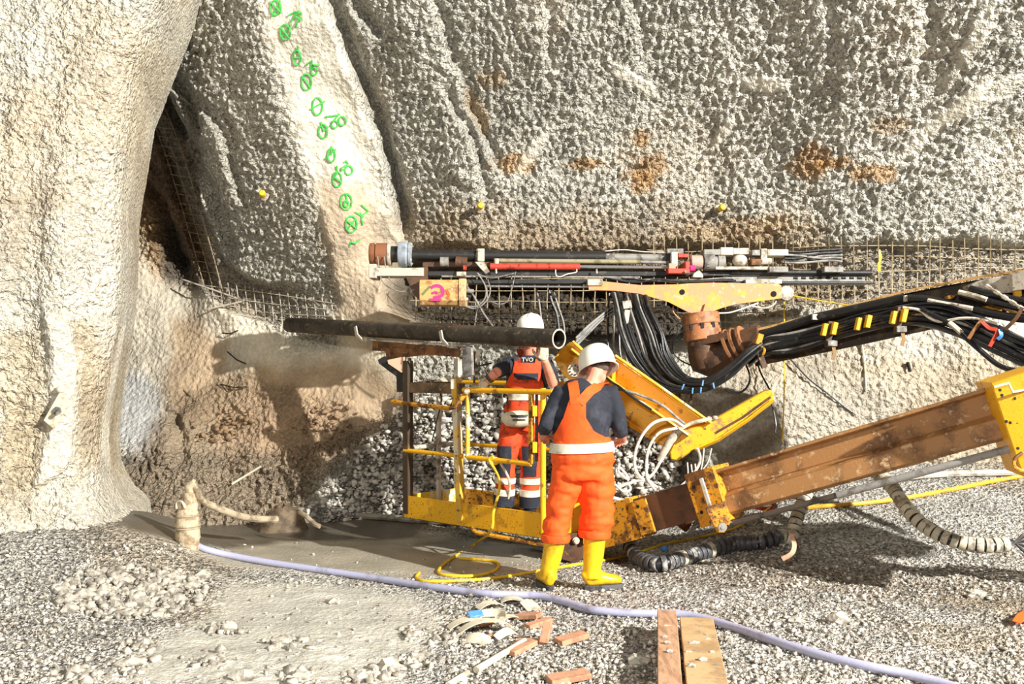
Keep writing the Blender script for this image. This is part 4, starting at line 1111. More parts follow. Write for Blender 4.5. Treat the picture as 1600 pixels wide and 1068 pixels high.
# yellow collar
col_p = [(-0.17, 0.215), (0.165, 0.215), (0.165, -0.215), (-0.17, -0.215)]
MB().prism(sect(XB - ax * 0.10, col_p), ax * 0.25).build('beam_collar', YELD, lb, bevel=0.006)
MB().prism(sect(XB + ax * 0.02, [(0.165, 0.15), (0.185, 0.15), (0.185, -0.15), (0.165, -0.15)]), ax * 0.03).build('collar_rib', PALE, lb, bevel=0.003)
for s in (0.1, -0.1): MB().lathe(XB - ax * 0.05 + side * 0.165 + upv * s, side, [(0.004, 0), (0.014, 0), (0.014, 0.006), (0.004, 0.007)], 8).build('collar_bolt', DARKH, lb)
# yellow end of the inner beam, towards the basket
e0 = XB - ax * 1.18
MB().prism(sect(e0, [(-0.15, 0.17), (0.14, 0.17), (0.14, -0.17), (-0.15, -0.17)]), ax * 0.55).build('inner_collar', YELD, lb, bevel=0.006)
MB().prism(sect(XB - ax * 0.62, [(0.13, 0.13), (0.155, 0.13), (0.155, -0.15), (0.13, -0.15)]), ax * 0.13).build('collar_plate', YELD, lb, bevel=0.004)
for s in (0.08, -0.1): MB().lathe(XB - ax * 0.57 + side * 0.155 + upv * s, side, [(0.004, 0), (0.014, 0), (0.014, 0.006), (0.004, 0.007)], 8).build('collar_bolt', DARKH, lb)
# head plates that carry the basket
h0 = P(905, 830, 8.15)
MB().prism([P(868, 800, 8.0), P(915, 780, 8.0), P(925, 790, 8.0), P(925, 838, 8.0), P(868, 838, 8.0)], (0.05, 0.25, 0)).build('head_plate', YEL, lb, bevel=0.006)
MB().prism([P(876, 836, 7.95), P(912, 830, 7.95), P(912, 872, 7.95), P(900, 880, 7.95), P(878, 874, 7.95)], (0.05, 0.25, 0)).build('head_block', BROWN, lb, bevel=0.006)
MB().lathe(P(900, 844, 7.94), (0, -1, 0), [(0.01, 0), (0.03, 0), (0.03, 0.012), (0.018, 0.014), (0.018, 0.03), (0.005, 0.032)], 12).build('head_pin', PALE, lb)
MB().prism([P(912, 786, 7.9), P(918, 784, 7.9), P(916, 850, 7.9), P(911, 850, 7.9)], (0.03, 0.2, 0)).build('head_rib', YEL, lb, bevel=0.003)
# levelling cylinder below the beam
c0 = P(1127, 822, 7.25); c1 = P(1595, 696, 6.2)
ca = (c1 - c0).normalized()
MB().tube([c0 + ca * 0.10, c0 + ca * 0.95], 0.021, 12).build('cylinder_rod', metal('dark_rod', (96, 86, 76), (60, 54, 48), 8, rough=0.35, met=0.4), lb)
MB().tube([c0 + ca * 0.9, c1 + ca * 0.4], 0.026, 12).build('cylinder_barrel', metal('grey_barrel', (150, 146, 140), (110, 104, 96), 8, rough=0.4), lb)
lug = sect(XB - ax * 0.05, [(0.17, -0.20), (0.17, -0.20)])
q0 = P(1112, 800, 7.27)
MB().prism([q0 + Vector((-0.05, 0, 0.03)), q0 + Vector((0.11, 0, 0.08)), q0 + Vector((0.14, 0, -0.08)), q0 + Vector((0.10, 0, -0.155)), q0 + Vector((0.04, 0, -0.155))], (0.02, 0.07, 0)).build('cylinder_lug', YELD, lb, bevel=0.006)
MB().lathe(c0 + Vector((0, -0.03, 0)), (0, -1, 0), [(0.008, 0), (0.034, 0), (0.034, 0.014), (0.014, 0.016), (0.014, 0.022), (0.006, 0.023)], 14).build('cylinder_pin', GREYS, lb)
# yellow housing at the right edge of the picture
yp = [P(1548, 598, 6.15), P(1640, 568, 6.0), P(1860, 496, 5.64), P(1860, 716, 5.64), P(1640, 752, 6.0), P(1600, 745, 6.1), P(1588, 716, 6.12)]
hs = MB().prism(yp, (0.1, 0.42, 0)).build('beam_housing', YEL, lb, bevel=0.008)
for x, y in ((1562, 609), (1565, 617), (1586, 622), (1578, 660), (1572, 658), (1592, 640), (1590, 700)):
    MB().lathe(P(x, y, 6.10), (0, -1, 0), [(0.003, 0), (0.010, 0), (0.010, 0.005), (0.003, 0.006)], 8).build('housing_bolt', DARKH, hs)
MB().ribbon([P(1552, 604, 6.09), P(1575, 598, 6.07), P(1582, 612, 6.07), P(1612, 606, 6.05)], 0.014, (0, -1, 0), 0.012).build('weld_seam', SHELL, hs)
MB().tube(cr([P(1597, 707, 6.05), P(1586, 716, 6.05), P(1585, 728, 6.05), P(1598, 735, 6.05), P(1625, 733, 6.05)], 5), 0.012, 7).build('cable_loop', YELD, lb)

# ------------------------------------------------------------------ yellow folding arm behind the foreground worker
ya = thing('folding_arm', 'bright yellow folding arm of plate and channel behind the foreground worker', 'arm', P(990, 640, 8.3))
def A_(px, py, dd=0.0): return P(px, py, 8.45 - (px - 870) * 0.0012 + dd)
outer = [(866, 560), (874, 548), (890, 534), (902, 538), (930, 566), (960, 560), (1105, 662), (1086, 692), (1060, 700), (1040, 700), (985, 668), (900, 600), (878, 584)]
MB().prism([A_(x, y) for x, y in outer], (0.02, 0.03, 0)).build('web_plate', YEL, ya, bevel=0.004)
MB().prism([A_(866, 560, -0.04), A_(884, 548, -0.04), A_(905, 560, -0.04), A_(912, 590, -0.04), A_(895, 596, -0.04), A_(880, 586, -0.04)], (0, 0.05, 0)).build('end_plate', YEL, ya, bevel=0.005)
# flanges: long folded edges standing towards the viewer
def flange(name, pts, w, m, th=0.016, dd=-0.10):
    q = [A_(x, y, 0.0) for x, y in pts]
    mb = MB()
    for a, b in zip(q[:-1], q[1:]):
        t_ = (b - a).normalized()
        mb.prism([a, b, b + Vector((0, -w, 0)), a + Vector((0, -w, 0))], t_.cross(Vector((0, 1, 0))).normalized() * th)
    return mb.build(name, m, ya)
flange('top_flange', [(958, 556), (1030, 606), (1106, 660)], 0.16, YELC)
flange('middle_flange', [(890, 546), (940, 586), (1010, 636), (1072, 680)], 0.20, YELC)
flange('lower_flange', [(880, 586), (940, 630), (1000, 672), (1046, 700)], 0.03, YEL)
flange('slot_flange', [(893, 534), (906, 546), (920, 560)], 0.12, YELC)
MB().beam(A_(958, 560, -0.08), A_(957, 604, -0.08), 0.03, 0.16, up=(0, 1, 0)).build('stiffener', YEL, ya, bevel=0.003)
# round flange with bolts
fc = A_(897, 578, -0.08)
fl = MB().lathe(fc, (0, -1, 0), [(0.015, 0), (0.055, 0), (0.058, 0.01), (0.058, 0.03), (0.022, 0.03), (0.022, 0.02), (0.01, 0.02)], 20).build('round_flange', PALE, ya)
for k in range(9):
    w = 2 * math.pi * k / 9
    MB().lathe(fc + Vector((math.cos(w) * 0.04, -0.03, math.sin(w) * 0.04)), (0, -1, 0), [(0.003, 0), (0.0085, 0), (0.0085, 0.012), (0.003, 0.013)], 6).build('flange_bolt', BLACKS, fl)
# second member: a narrow blade rising to the right
bl = [(1046, 706), (1062, 672), (1100, 664), (1192, 612), (1203, 608), (1211, 613), (1208, 624), (1120, 688), (1082, 704), (1060, 720), (1048, 718)]
MB().prism([A_(x, y, -0.10) for x, y in bl], (0.02, 0.14, 0)).build('blade', metal('worn_yellow', (234, 176, 28), (150, 120, 80), 6, 0.55, 0.64, (80, 62, 40), 34, 0.60, 0.66, rough=0.5), ya, bevel=0.012)
MB().ribbon([A_(1118, 676, -0.105), A_(1160, 652, -0.105), A_(1204, 620, -0.105)], 0.02, (0, -1, 0), 0.003).build('blade_groove', BROWN, ya)
MB().ribbon([A_(1086, 702, -0.10), A_(1122, 686, -0.10), A_(1168, 655, -0.10), A_(1208, 624, -0.10)], 0.05, (0.5, -0.5, -0.6), 0.012).build('blade_lip', YEL, ya)
MB().tube([A_(1030, 720, -0.12), A_(1046, 690, -0.12), A_(1062, 670, -0.12)], [0.028, 0.036, 0.040], 10).build('pivot_sleeve', PALE, ya)
MB().tube(cr([A_(1060, 672, -0.14), A_(1078, 662, -0.15), A_(1100, 656, -0.15), A_(1120, 652, -0.1)], 4), 0.016, 7).build('hose', SHELL, ya)
for x, y in ((1098, 655), (1108, 653), (1116, 652)):
    MB().ball(A_(x, y, -0.13), (0.022, 0.02, 0.018), 8, 5).build('fitting', PALE, ya)
MB().tube(cr([A_(952, 606, -0.22), A_(985, 612, -0.22), A_(1030, 630, -0.2), A_(1058, 652, -0.15), A_(1072, 664, -0.12)], 5), 0.012, 7).build('hose', GREYS, ya)
MB().tube(cr([A_(920, 560, -0.2), A_(950, 592, -0.22), A_(968, 604, -0.24), A_(985, 618, -0.22), A_(1018, 640, -0.2)], 5), 0.010, 7).build('hose', BLACK, ya)

# white cables tangled round the arm and the beam
def C_(px, py, dd=0.0): return P(px, py, 8.0 + dd)
loops = [
 ('loop of white cable hanging from the pivot sleeve of the folding arm', [(1068, 666), (1048, 655), (1022, 660), (1002, 682), (992, 710), (994, 735), (1006, 748), (1020, 740), (1035, 715)], 0.013),
 ('second loop of white cable beside the pivot sleeve', [(1060, 668), (1030, 676), (1014, 700), (1010, 730), (1014, 752), (1030, 768), (1056, 764), (1080, 744), (1094, 720), (1090, 700)], 0.012),
 ('slack white cable lying over the brown inner beam behind the worker', [(956, 762), (985, 754), (1005, 750), (1030, 762), (1050, 768), (1080, 750)], 0.013),
 ('lower slack white cable beside the orange trousers', [(952, 776), (980, 782), (1010, 776), (1035, 770), (1052, 768)], 0.016),
 ('knotted white cable beside the orange trouser leg', [(958, 745), (966, 730), (976, 738), (982, 748), (974, 744), (966, 735), (968, 724)], 0.012),
 ('short loop of white cable under the slack cables', [(960, 756), (975, 768), (985, 764), (980, 756), (966, 762)], 0.011)]
for lab, pts, r in loops:
    lead([C_(x, y, random.uniform(-0.03, 0.03)) for x, y in pts], r, WHITEC, lab, 'cable', 'white_cable', 7)
for lab, pts in (('thin white strand over the inner beam, leftmost of the loose ends', [(1032, 770), (1030, 790), (1026, 806)]), ('thin white strand falling in front of the inner beam to the hose', [(1034, 768), (1042, 790), (1052, 806), (1060, 816)]),
                 ('thin white strand curving back over the inner beam', [(1074, 722), (1074, 745), (1060, 776), (1040, 798)]), ('thin white strand hanging straight beside the collar', [(1080, 725), (1082, 750), (1076, 776), (1064, 800)]),
                 ('thin white strand nearest the yellow beam collar', [(1086, 724), (1088, 750), (1082, 774), (1074, 794)]), ('white strand looping below the yellow blade', [(1100, 700), (1098, 720), (1096, 734), (1106, 722), (1112, 700)]),
                 ('short white strand end on the inner beam', [(1029, 776), (1032, 788), (1034, 800)])):
    lead([C_(x, y, -0.22) for x, y in pts], 0.0055, WHITEC, lab, 'cable', 'white_strand', 5)

# ------------------------------------------------------------------ work basket
FR = P(851, 841, 7.9); FR.z = 0.215
FL = P(632, 806, 9.0); FL.z = 0.215
bu = (FL - FR); bu.z = 0; BL_ = bu.length; bu.normalize()
bv = Vector((-bu.y, bu.x, 0)); bv = bv if bv.y > 0 else -bv
def K_(t, s, z): return FR + bu * (t * BL_) + bv * s + Vector((0, 0, z - FR.z))
DEP = 0.74
wb = thing('work_basket', 'yellow steel work basket with railings holding one worker', 'basket', K_(0.5, 0.37, 0.215))
def toe(name, a, b, m, h=0.205, z=0.215): MB().beam(a + Vector((0, 0, h / 2)), b + Vector((0, 0, h / 2)), 0.014, h).build(name, m, wb, bevel=0.004)
toe('front_toe_board', K_(0, 0, 0.215), K_(1, 0, 0.215), YELD if False else metal('toe_yellow', (236, 176, 24), (180, 130, 30), 6, 0.58, 0.68, (44, 34, 22), 60, 0.60, 0.64, rough=0.45))
toe('back_toe_board', K_(0, DEP, 0.215), K_(1, DEP, 0.215), YELD)
toe('left_toe_board', K_(1, 0, 0.215), K_(1, DEP, 0.215), YELC)
toe('right_toe_board', K_(0, 0, 0.215), K_(0, DEP, 0.215), YEL)
MB().prism([K_(0, 0, 0.235), K_(1, 0, 0.235), K_(1, DEP, 0.235), K_(0, DEP, 0.235)], (0, 0, 0.02)).build('floor_plate', metal('dirty_floor_plate', (110, 98, 80), (58, 50, 42), 9, 0.45, 0.6, (190, 176, 150), 26, 0.58, 0.66, rough=0.8), wb)
for s in (0.2, 0.5): MB().beam(K_(0, s, 0.20), K_(1, s, 0.20), 0.06, 0.06).build('under_beam', BROWN, wb, bevel=0.004)
def post(t, s, z0, z1, w, m, name='post', rnd=False, lean=0.0):
    a, b = K_(t, s, z0), K_(t + lean, s, z1)
    (MB().tube([a, b], w / 2, 10) if rnd else MB().beam(a, b, w, w, up=bu)).build(name, m, wb, bevel=0 if rnd else 0.003)
post(0.985, 0.02, 0.25, 1.68, 0.07, metal('dark_post', (66, 52, 36), (120, 92, 60), 6, 0.55, 0.66, rough=0.6))
post(1.0, DEP - 0.02, 0.25, 1.70, 0.06, PALE)
post(0.97, 0.40, 0.25, 1.34, 0.035, PALE)
post(0.565, 0.0, 0.25, 1.52, 0.06, metal('post_paint', (216, 170, 60), (196, 186, 160), 4, 0.5, 0.6, (60, 44, 28), 20, 0.58, 0.66, rough=0.5), lean=0.04)
post(0.01, 0.0, 0.25, 1.45, 0.048, YEL, rnd=True)
post(0.06, 0.02, 0.84, 1.44, 0.026, BROWN, 'hinge_rod', rnd=True)
post(0.0, DEP, 0.25, 1.45, 0.045, YEL, rnd=True)
post(0.42, DEP, 0.25, 1.48, 0.045, YEL, rnd=True)
for z in (1.26, 0.96): MB().box(K_(0.055, -0.015, z), (0.04, 0.05, 0.09)).build('hinge_block', YEL, wb, bevel=0.004)
# railings
def rail(name, a, b, r, m): MB().tube([a, b], r, 10).build(name, m, wb)
rail('mid_rail', K_(1.0, 0, 0.84), K_(0.55, 0, 0.835), 0.021, YEL)
rail('side_rail', K_(1.0, 0, 0.86), K_(1.0, DEP, 0.86), 0.022, PALE)
rail('back_mid_rail', K_(1.0, DEP, 0.86), K_(0, DEP, 0.86), 0.020, YEL)
rail('back_top_rail', K_(1.0, DEP, 1.47), K_(0, DEP, 1.47), 0.022, YEL)
MB().beam(K_(1.0, DEP, 1.53), K_(0.2, DEP, 1.53), 0.03, 0.02).build('back_rail_cap', PALE, wb)
# gate
g0, g1 = 0.505, 0.095
rail('gate_top_bar', K_(g0 + 0.03, -0.02, 1.42), K_(-0.06, -0.02, 1.42), 0.023, YEL)
rail('gate_bottom_bar', K_(g0, -0.02, 0.83), K_(g1 - 0.02, -0.02, 0.82), 0.022, YEL)
post(g0, -0.02, 0.83, 1.42, 0.040, YELC, 'gate_upright', rnd=True)
post(g1 - 0.02, -0.02, 0.82, 1.42, 0.036, YELD, 'gate_upright')
# front guard bar bent out of the frame
MB().tube([P(612, 627, 9.0), P(640, 631, 8.85), P(703, 637.5, 8.42), P(709, 636, 8.38), P(731, 611, 8.42)], 0.021, 10).build('guard_bar', YELD, wb)
MB().lathe(P(730, 611, 8.38), (0, -1, 0), [(0.008, 0), (0.026, 0), (0.026, 0.02), (0.008, 0.022)], 10).build('guard_bolt', PALE, wb)
MB().box(K_(0.61, -0.01, 1.47), (0.06, 0.06, 0.09)).build('post_cap', PALE, wb, bevel=0.004)
# channel beam that carries the pipe cradle
MB().beam(K_(0.985, 0.0, 1.42), K_(0.985, DEP, 1.47), 0.06, 0.10).build('cradle_beam', BROWN, wb, bevel=0.004)
MB().beam(P(643, 605, 9.0), P(722, 607, 8.55), 0.08, 0.095).build('cross_channel', metal('channel_dirt', (120, 96, 70), (72, 56, 40), 6, 0.45, 0.6, (190, 170, 140), 24, 0.6, 0.67, rough=0.7), wb, bevel=0.004)
MB().prism([P(676, 596, 8.9), P(702, 586, 8.95), P(706, 596, 8.9)], (0, 0.12, 0)).build('wedge_plate', SHELL, wb, bevel=0.003)
MB().prism([P(605, 562, 9.05), P(630, 557, 9.0), P(631, 581, 9.0), P(627, 582, 9.0), P(606, 568, 9.05)], (0.02, 0.05, 0)).build('bracket_arm', metal('dusty_pink_plate', (226, 186, 156), (170, 130, 100), 10, rough=0.7), wb, bevel=0.004)
MB().prism([P(590, 562, 9.12), P(600, 556, 9.12), P(606, 569, 9.1), P(628, 583, 9.06), P(632, 612, 9.06), P(620, 612, 9.06), P(619, 588, 9.08), P(592, 568, 9.12)], (0.02, 0.05, 0)).build('bracket_back', BLACKS, wb, bevel=0.003)
MB().box(P(640, 563, 9.0), (0.03, 0.03, 0.05)).build('bracket_pin', BLACKS, wb)
# second worker's coat of gear on the floor plate: debris
for k in range(9):
    c = K_(random.uniform(0.15, 0.9), random.uniform(0.1, 0.6), 0.26)
    mb = MB().ball(c, (random.uniform(0.02, 0.05), random.uniform(0.02, 0.05), 0.018), 6, 4)
    mb.solo('mud_lump', MUDH, 'small lump of dried mud on the basket floor', 'lump', group='mud lumps on the basket floor')

# ------------------------------------------------------------------ steel pipe on its cradle
pa = P(452, 507.5, 10.6); pb = P(873, 529, 7.75)
pax = (pb - pa).normalized()
sp = thing('steel_pipe', 'long dark steel pipe laid across the work basket', 'pipe', (pa + pb) / 2 - Vector((0, 0, 0.08)))
RP = 0.080
MB().lathe(pa, pax, [(RP * 0.86, 0.0), (RP, 0.0), (RP, (pb - pa).length), (RP * 0.87, (pb - pa).length)], 28, True).build('pipe_wall', PIPEM, sp)
MB().lathe(pb - pax * 0.001, pax, [(RP * 0.86, 0), (RP + 0.001, 0), (RP + 0.001, 0.006), (RP * 0.86, 0.006)], 28, True).build('cut_rim', PALE, sp)
for k in range(8): MB().lathe(pa + pax * (0.10 + k * 0.07), pax, [(RP, 0), (RP + 0.002, 0.005), (RP + 0.002, 0.02), (RP, 0.025)], 24).build('thread_ring', PIPEM, sp)
# cradle: rail under the pipe, hooks and a bracket
cd = thing('pipe_cradle', 'rusty cradle rail with two hooks under the long pipe', 'cradle', P(650, 550, 9.2))
def onpipe(px):
    t = (px - 452) / (873 - 452.0)
    dl, dr = pa.y, pb.y
    d = 1 / ((1 - t) / dl + t / dr)
    return P(px, 507.5 + t * 21.5, d)
dn = Vector((0, 0, -1))
a, b = onpipe(583) + dn * 0.105, onpipe(718) + dn * 0.105
MB().beam(a, b, 0.09, 0.018).build('cradle_rail', PALE, cd, bevel=0.003)
MB().beam(a + dn * 0.06, b + dn * 0.06, 0.02, 0.09).build('rail_web', RUST, cd, bevel=0.003)
MB().prism([P(601, 543, 9.3), P(660, 545, 8.95), P(712, 549, 8.7), P(690, 552, 8.8), P(640, 557, 9.05), P(604, 562, 9.28)], (0.01, 0.02, 0)).build('gusset_plate', RUST, cd, bevel=0.003)
for xx in (569, 702):
    c = onpipe(xx)
    s_ = Vector((pax.y, -pax.x, 0)).normalized(); s_ = s_ if s_.y < 0 else -s_
    MB().ribbon([c + s_ * 0.10 + Vector((0, 0, 0.02)), c + s_ * 0.105 + dn * 0.06 + pax * 0.03, c + s_ * 0.06 + dn * 0.115 + pax * 0.07, c - s_ * 0.04 + dn * 0.125 + pax * 0.09], 0.035, [s_, s_, s_ + dn, dn], 0.014).build('hook', PALE, cd)
    MB().beam(c + dn * 0.11 + pax * 0.07, c + dn * 0.11 + pax * 0.12, 0.12, 0.05).build('hook_foot', PALE, cd, bevel=0.003)
MB().prism([P(722, 540, 8.75), P(736, 543, 8.7), P(738, 586, 8.7), P(724, 590, 8.75)], (0.02, 0.03, 0)).build('bracket_plate', GREYS, cd, bevel=0.003)
MB().beam(P(748, 545, 8.75), P(746, 566, 8.75), 0.04, 0.03, up=(0, 1, 0)).build('bracket_ear', SHELL, cd, bevel=0.003)
MB().beam(P(740, 548, 8.8), P(741, 598, 8.8), 0.02, 0.03, up=(0, 1, 0)).build('bracket_strut', BROWN, cd)
MB().tube(cr([P(741, 568, 8.75), P(746, 571, 8.72), P(756, 570, 8.72), P(768, 567, 8.75)], 4), 0.008, 6).build('bracket_lead', BLACK, cd)
lead([K_(0.75, 0.05, 1.38), P(690, 625, 8.7), P(683, 655, 8.7), P(675, 690, 8.75)], 0.006, BLACK, 'thin black lead hanging inside the basket from the cross channel')
# ------------------------------------------------------------------ people
from mathutils.bvhtree import BVHTree
def bvh_of(me, off):
    return BVHTree.FromPolygons([v.co + off for v in me.vertices], [tuple(p.vertices) for p in me.polygons])
EYEP = Vector((0, 0, EYE))
def onto(bvh, px, py, d, far=False, off=0.01):
    """where the line of sight (or the one from behind) meets a garment"""
    p = P(px, py, d); r = (p - EYEP).normalized()
    o = p + r * 1.2 if far else p - r * 1.2
    h = bvh.ray_cast(o, -r if far else r)
    if h[0] is None:
        h = bvh.find_nearest(p)
    n = h[1] if h[1].dot(r) * (1 if far else -1) > 0 else -h[1]
    return h[0] + n * off, n
def drape(name, bvh, rows, d, mat, parent, nx=7, far=False, off=0.010, th=0.006):
    """cloth panel: rows of (y, left x, right x) laid onto a garment"""
    rr = []
    for (a, b) in zip(rows[:-1], rows[1:]):
        for k in range(3):
            t = k / 3; rr.append(tuple(a[i] + (b[i] - a[i]) * t for i in range(3)))
    rr.append(rows[-1])
    mb = MB(); top = []; vs = []
    for y, xl, xr in rr:
        for k in range(nx):
            p, n = onto(bvh, xl + (xr - xl) * k / (nx - 1), y, d, far, off)
            vs.append(p); top.append(p + n * th)
    m = len(vs); fs = []; nr = len(rr)
    for i in range(nr - 1):
        for k in range(nx - 1):
            a = i * nx + k; q = (a, a + 1, a + nx + 1, a + nx)
            fs.append(tuple(x + m for x in q)); fs.append(q[::-1])
    edge = [(i * nx, (i + 1) * nx) for i in range(nr - 1)] + [((nr - 1) * nx + k, (nr - 1) * nx + k + 1) for k in range(nx - 1)] + [((i + 1) * nx + nx - 1, i * nx + nx - 1) for i in range(nr - 1)] + [(k + 1, k) for k in range(nx - 1)]
    fs += [(a, b, b + m, a + m) for a, b in edge]
    return mb.add(vs + top, fs).build(name, mat, parent, sharp=60)
def soft_part(name, mb, mat, parent, voxel=0.013, smooth=4, wrinkle=None):
    me = fuse(mb, voxel, name, smooth, BASE[parent.name], wrinkle)
    o = bpy.data.objects.new(name, me)
    return finish(o, mat, parent)
def basis(f, u=(0, 0, 1)):
    f = Vector(f).normalized(); r = f.cross(Vector(u)).normalized(); u = r.cross(f)
    return r, f, u, Matrix((r, f, u)).transposed()
def head(mb, c, f, u=(0, 0, 1)):
    r, f, u, R = basis(f, u)
    mb.ball(c + u * 0.02, (0.077, 0.094, 0.098), 16, 10, R)
    mb.ball(c - u * 0.055 + f * 0.022, (0.057, 0.066, 0.066), 14, 9, R)           # jaw
    mb.ball(c - u * 0.098 + f * 0.060, (0.026, 0.022, 0.020), 10, 6, R)           # chin
    mb.tube([c + f * 0.092 + u * 0.012, c + f * 0.106 - u * 0.016, c + f * 0.112 - u * 0.030], [0.009, 0.013, 0.015], 8)   # nose
    mb.ball(c + f * 0.086 + u * 0.026, (0.050, 0.014, 0.011), 10, 6, R)           # brow
    mb.ball(c + f * 0.086 - u * 0.056, (0.026, 0.012, 0.007), 10, 6, R)           # upper lip
    mb.ball(c + f * 0.084 - u * 0.069, (0.023, 0.012, 0.008), 10, 6, R)           # lower lip
    for s in (-1, 1):
        mb.ball(c + r * (0.078 * s) - f * 0.005 - u * 0.005, (0.010, 0.020, 0.031), 8, 6, R)   # ear
def eyes(c, f, parent, u=(0, 0, 1)):
    r, f, u, R = basis(f, u)
    for s in (-1, 1):
        e = MB().ball(c + r * (0.031 * s) + f * 0.082 + u * 0.006, (0.013, 0.012, 0.009), 10, 6, R).build('eye', EYEW, parent)
        MB().ball(c + r * (0.031 * s) + f * 0.092 + u * 0.006, (0.006, 0.004, 0.006), 8, 5, R).build('iris', HAIR, e)
def hand(mb, w, d, n, thumb, curl=0.5, sc=1.0):
    """palm from wrist w along d, back of the hand facing n, thumb on that side"""
    d = Vector(d).normalized(); n = Vector(n); n = (n - d * n.dot(d)).normalized()
    s = Vector(thumb); s = (s - d * s.dot(d) - n * s.dot(n)).normalized()
    mb.tube([w, w + d * 0.03 * sc, w + d * 0.075 * sc, w + d * 0.095 * sc], [0.027 * sc, 0.036 * sc, 0.042 * sc, 0.039 * sc], 12, up=n, ry=[0.021 * sc, 0.019 * sc, 0.016 * sc, 0.013 * sc])
    for i, (o, L) in enumerate(((0.030, 0.072), (0.010, 0.080), (-0.011, 0.075), (-0.031, 0.058))):
        p = w + d * 0.082 * sc + s * o * sc; pts = [p - d * 0.02 * sc]; dirv = d.copy()
        for j, fr in enumerate((0.45, 0.32, 0.23)):
            pts.append(p); a = curl * (0.75 if j == 0 else 1.0)
            dirv = (dirv * math.cos(a) - n * math.sin(a)).normalized() if j == 0 else (dirv * math.cos(a) + dirv.cross(s).normalized() * (1 if dirv.cross(s).dot(n) < 0 else -1) * math.sin(a)).normalized()
            p = p + dirv * L * fr * sc
        pts.append(p)
        mb.tube(pts, [0.0095 * sc, 0.0098 * sc, 0.0090 * sc, 0.0082 * sc, 0.0066 * sc], 8)
    t0 = w + d * 0.022 * sc + s * 0.026 * sc; td = (d * 0.62 + s * 0.75 - n * 0.25).normalized()
    t1 = t0 + td * 0.038 * sc; t2 = t1 + (td * 0.8 + d * 0.5 - n * curl * 0.5).normalized() * 0.030 * sc; t3 = t2 + (d - n * curl * 0.8).normalized() * 0.024 * sc
    mb.tube([t0, t1, t2, t3], [0.0135 * sc, 0.0120 * sc, 0.0105 * sc, 0.0080 * sc], 8)
def helmet(c, f, u, parent, L=0.150, Wd=0.122, H=0.135):
    r, f, u, R = basis(f, u)
    vs = []; fs = []; n = 28
    rings = [(1.00, 0.0), (1.0, 0.18), (0.985, 0.36), (0.94, 0.54), (0.85, 0.72), (0.70, 0.86), (0.48, 0.95), (0.22, 0.995)]
    for k in range(n):      # brim: outer rim, wider to the front
        w = 2 * math.pi * k / n; fr = max(math.sin(w), 0) ** 2
        e = 1.10 + 0.20 * fr
        vs.append(c + r * math.cos(w) * Wd * 1.10 + f * math.sin(w) * L * e - u * (0.010 + 0.012 * fr))
    for s, h in rings:
        for k in range(n):
            w = 2 * math.pi * k / n
            vs.append(c + r * math.cos(w) * Wd * s + f * math.sin(w) * L * s + u * H * h)
    for i in range(len(rings)):
        for k in range(n): fs.append((i * n + k, i * n + (k + 1) % n, (i + 1) * n + (k + 1) % n, (i + 1) * n + k))
    top = len(vs); vs.append(c + u * H)
    for k in range(n): fs.append((len(rings) * n + k, len(rings) * n + (k + 1) % n, top))
    o = MB().add(vs, fs).build('hard_hat', HELM, parent, sharp=50)
    sm = o.modifiers.new('shell', 'SOLIDIFY'); sm.thickness = 0.004; sm.offset = -1
    crest = [c + f * math.sin(a) * L * 1.0 + u * (H * math.cos(a) * 1.0) for a in np.linspace(-1.15, 1.15, 12)]
    MB().tube(crest, 0.012, 8).build('helmet_ridge', HELM, o)
    MB().tube([c + r * math.cos(w) * Wd * 1.10 + f * math.sin(w) * L * (1.10 + 0.20 * max(math.sin(w), 0) ** 2) - u * (0.010 + 0.012 * max(math.sin(w), 0) ** 2) for w in np.linspace(0, 2 * math.pi, 29)], 0.0045, 6).build('helmet_rim', HELM, o)
    return o
def boot(name, top, ankle, foot_dir, sole_z, rt, ra, mat, sole_mat, parent, L=0.30):
    f = Vector((foot_dir[0], foot_dir[1], 0)).normalized(); s = Vector((f.y, -f.x, 0))
    a = Vector(ankle); g = Vector((a.x, a.y, sole_z + 0.03))
    mb = MB()
    mid = Vector(top) * 0.45 + a * 0.55
    mb.tube([Vector(top), mid, a + Vector((0, 0, 0.03)), a - Vector((0, 0, 0.03))], [rt, rt * 0.93, ra, ra * 1.05], 16)
    heel = g - f * 0.065
    pts = [heel + f * x * L for x in (0.0, 0.10, 0.30, 0.50, 0.70, 0.86, 0.97)]
    hh = (0.050, 0.066, 0.066, 0.048, 0.040, 0.036, 0.024)
    pts = [p + Vector((0, 0, h)) for p, h in zip(pts, hh)]
    mb.tube(pts, [0.030, 0.043, 0.046, 0.050, 0.053, 0.046, 0.026], 14, up=(0, 0, 1), ry=list(hh))
    o = soft_part(name, mb, mat, parent, 0.009, 5)
    out = []
    for k in range(18):
        w = 2 * math.pi * k / 18
        x = 0.5 + 0.53 * math.cos(w); wd = (0.040 if x < 0.35 else 0.053) * (abs(math.sin(w)) ** 0.6) * (1 if math.sin(w) >= 0 else -1)
        out.append(heel + f * x * L + s * wd - Vector((0, 0, 0.03)))
    MB().prism(out, (0, 0, 0.036)).build('boot_sole', sole_mat, o, bevel=0.003)
    MB().lathe(Vector(top) - Vector((0, 0, 0.005)), Vector(top) - mid, [(rt * 0.8, -0.01), (rt * 1.06, -0.012), (rt * 1.06, 0.012), (rt * 0.8, 0.012)], 18, True).build('boot_cuff', GREYS if mat is BOOTY else mat, o)
    return o

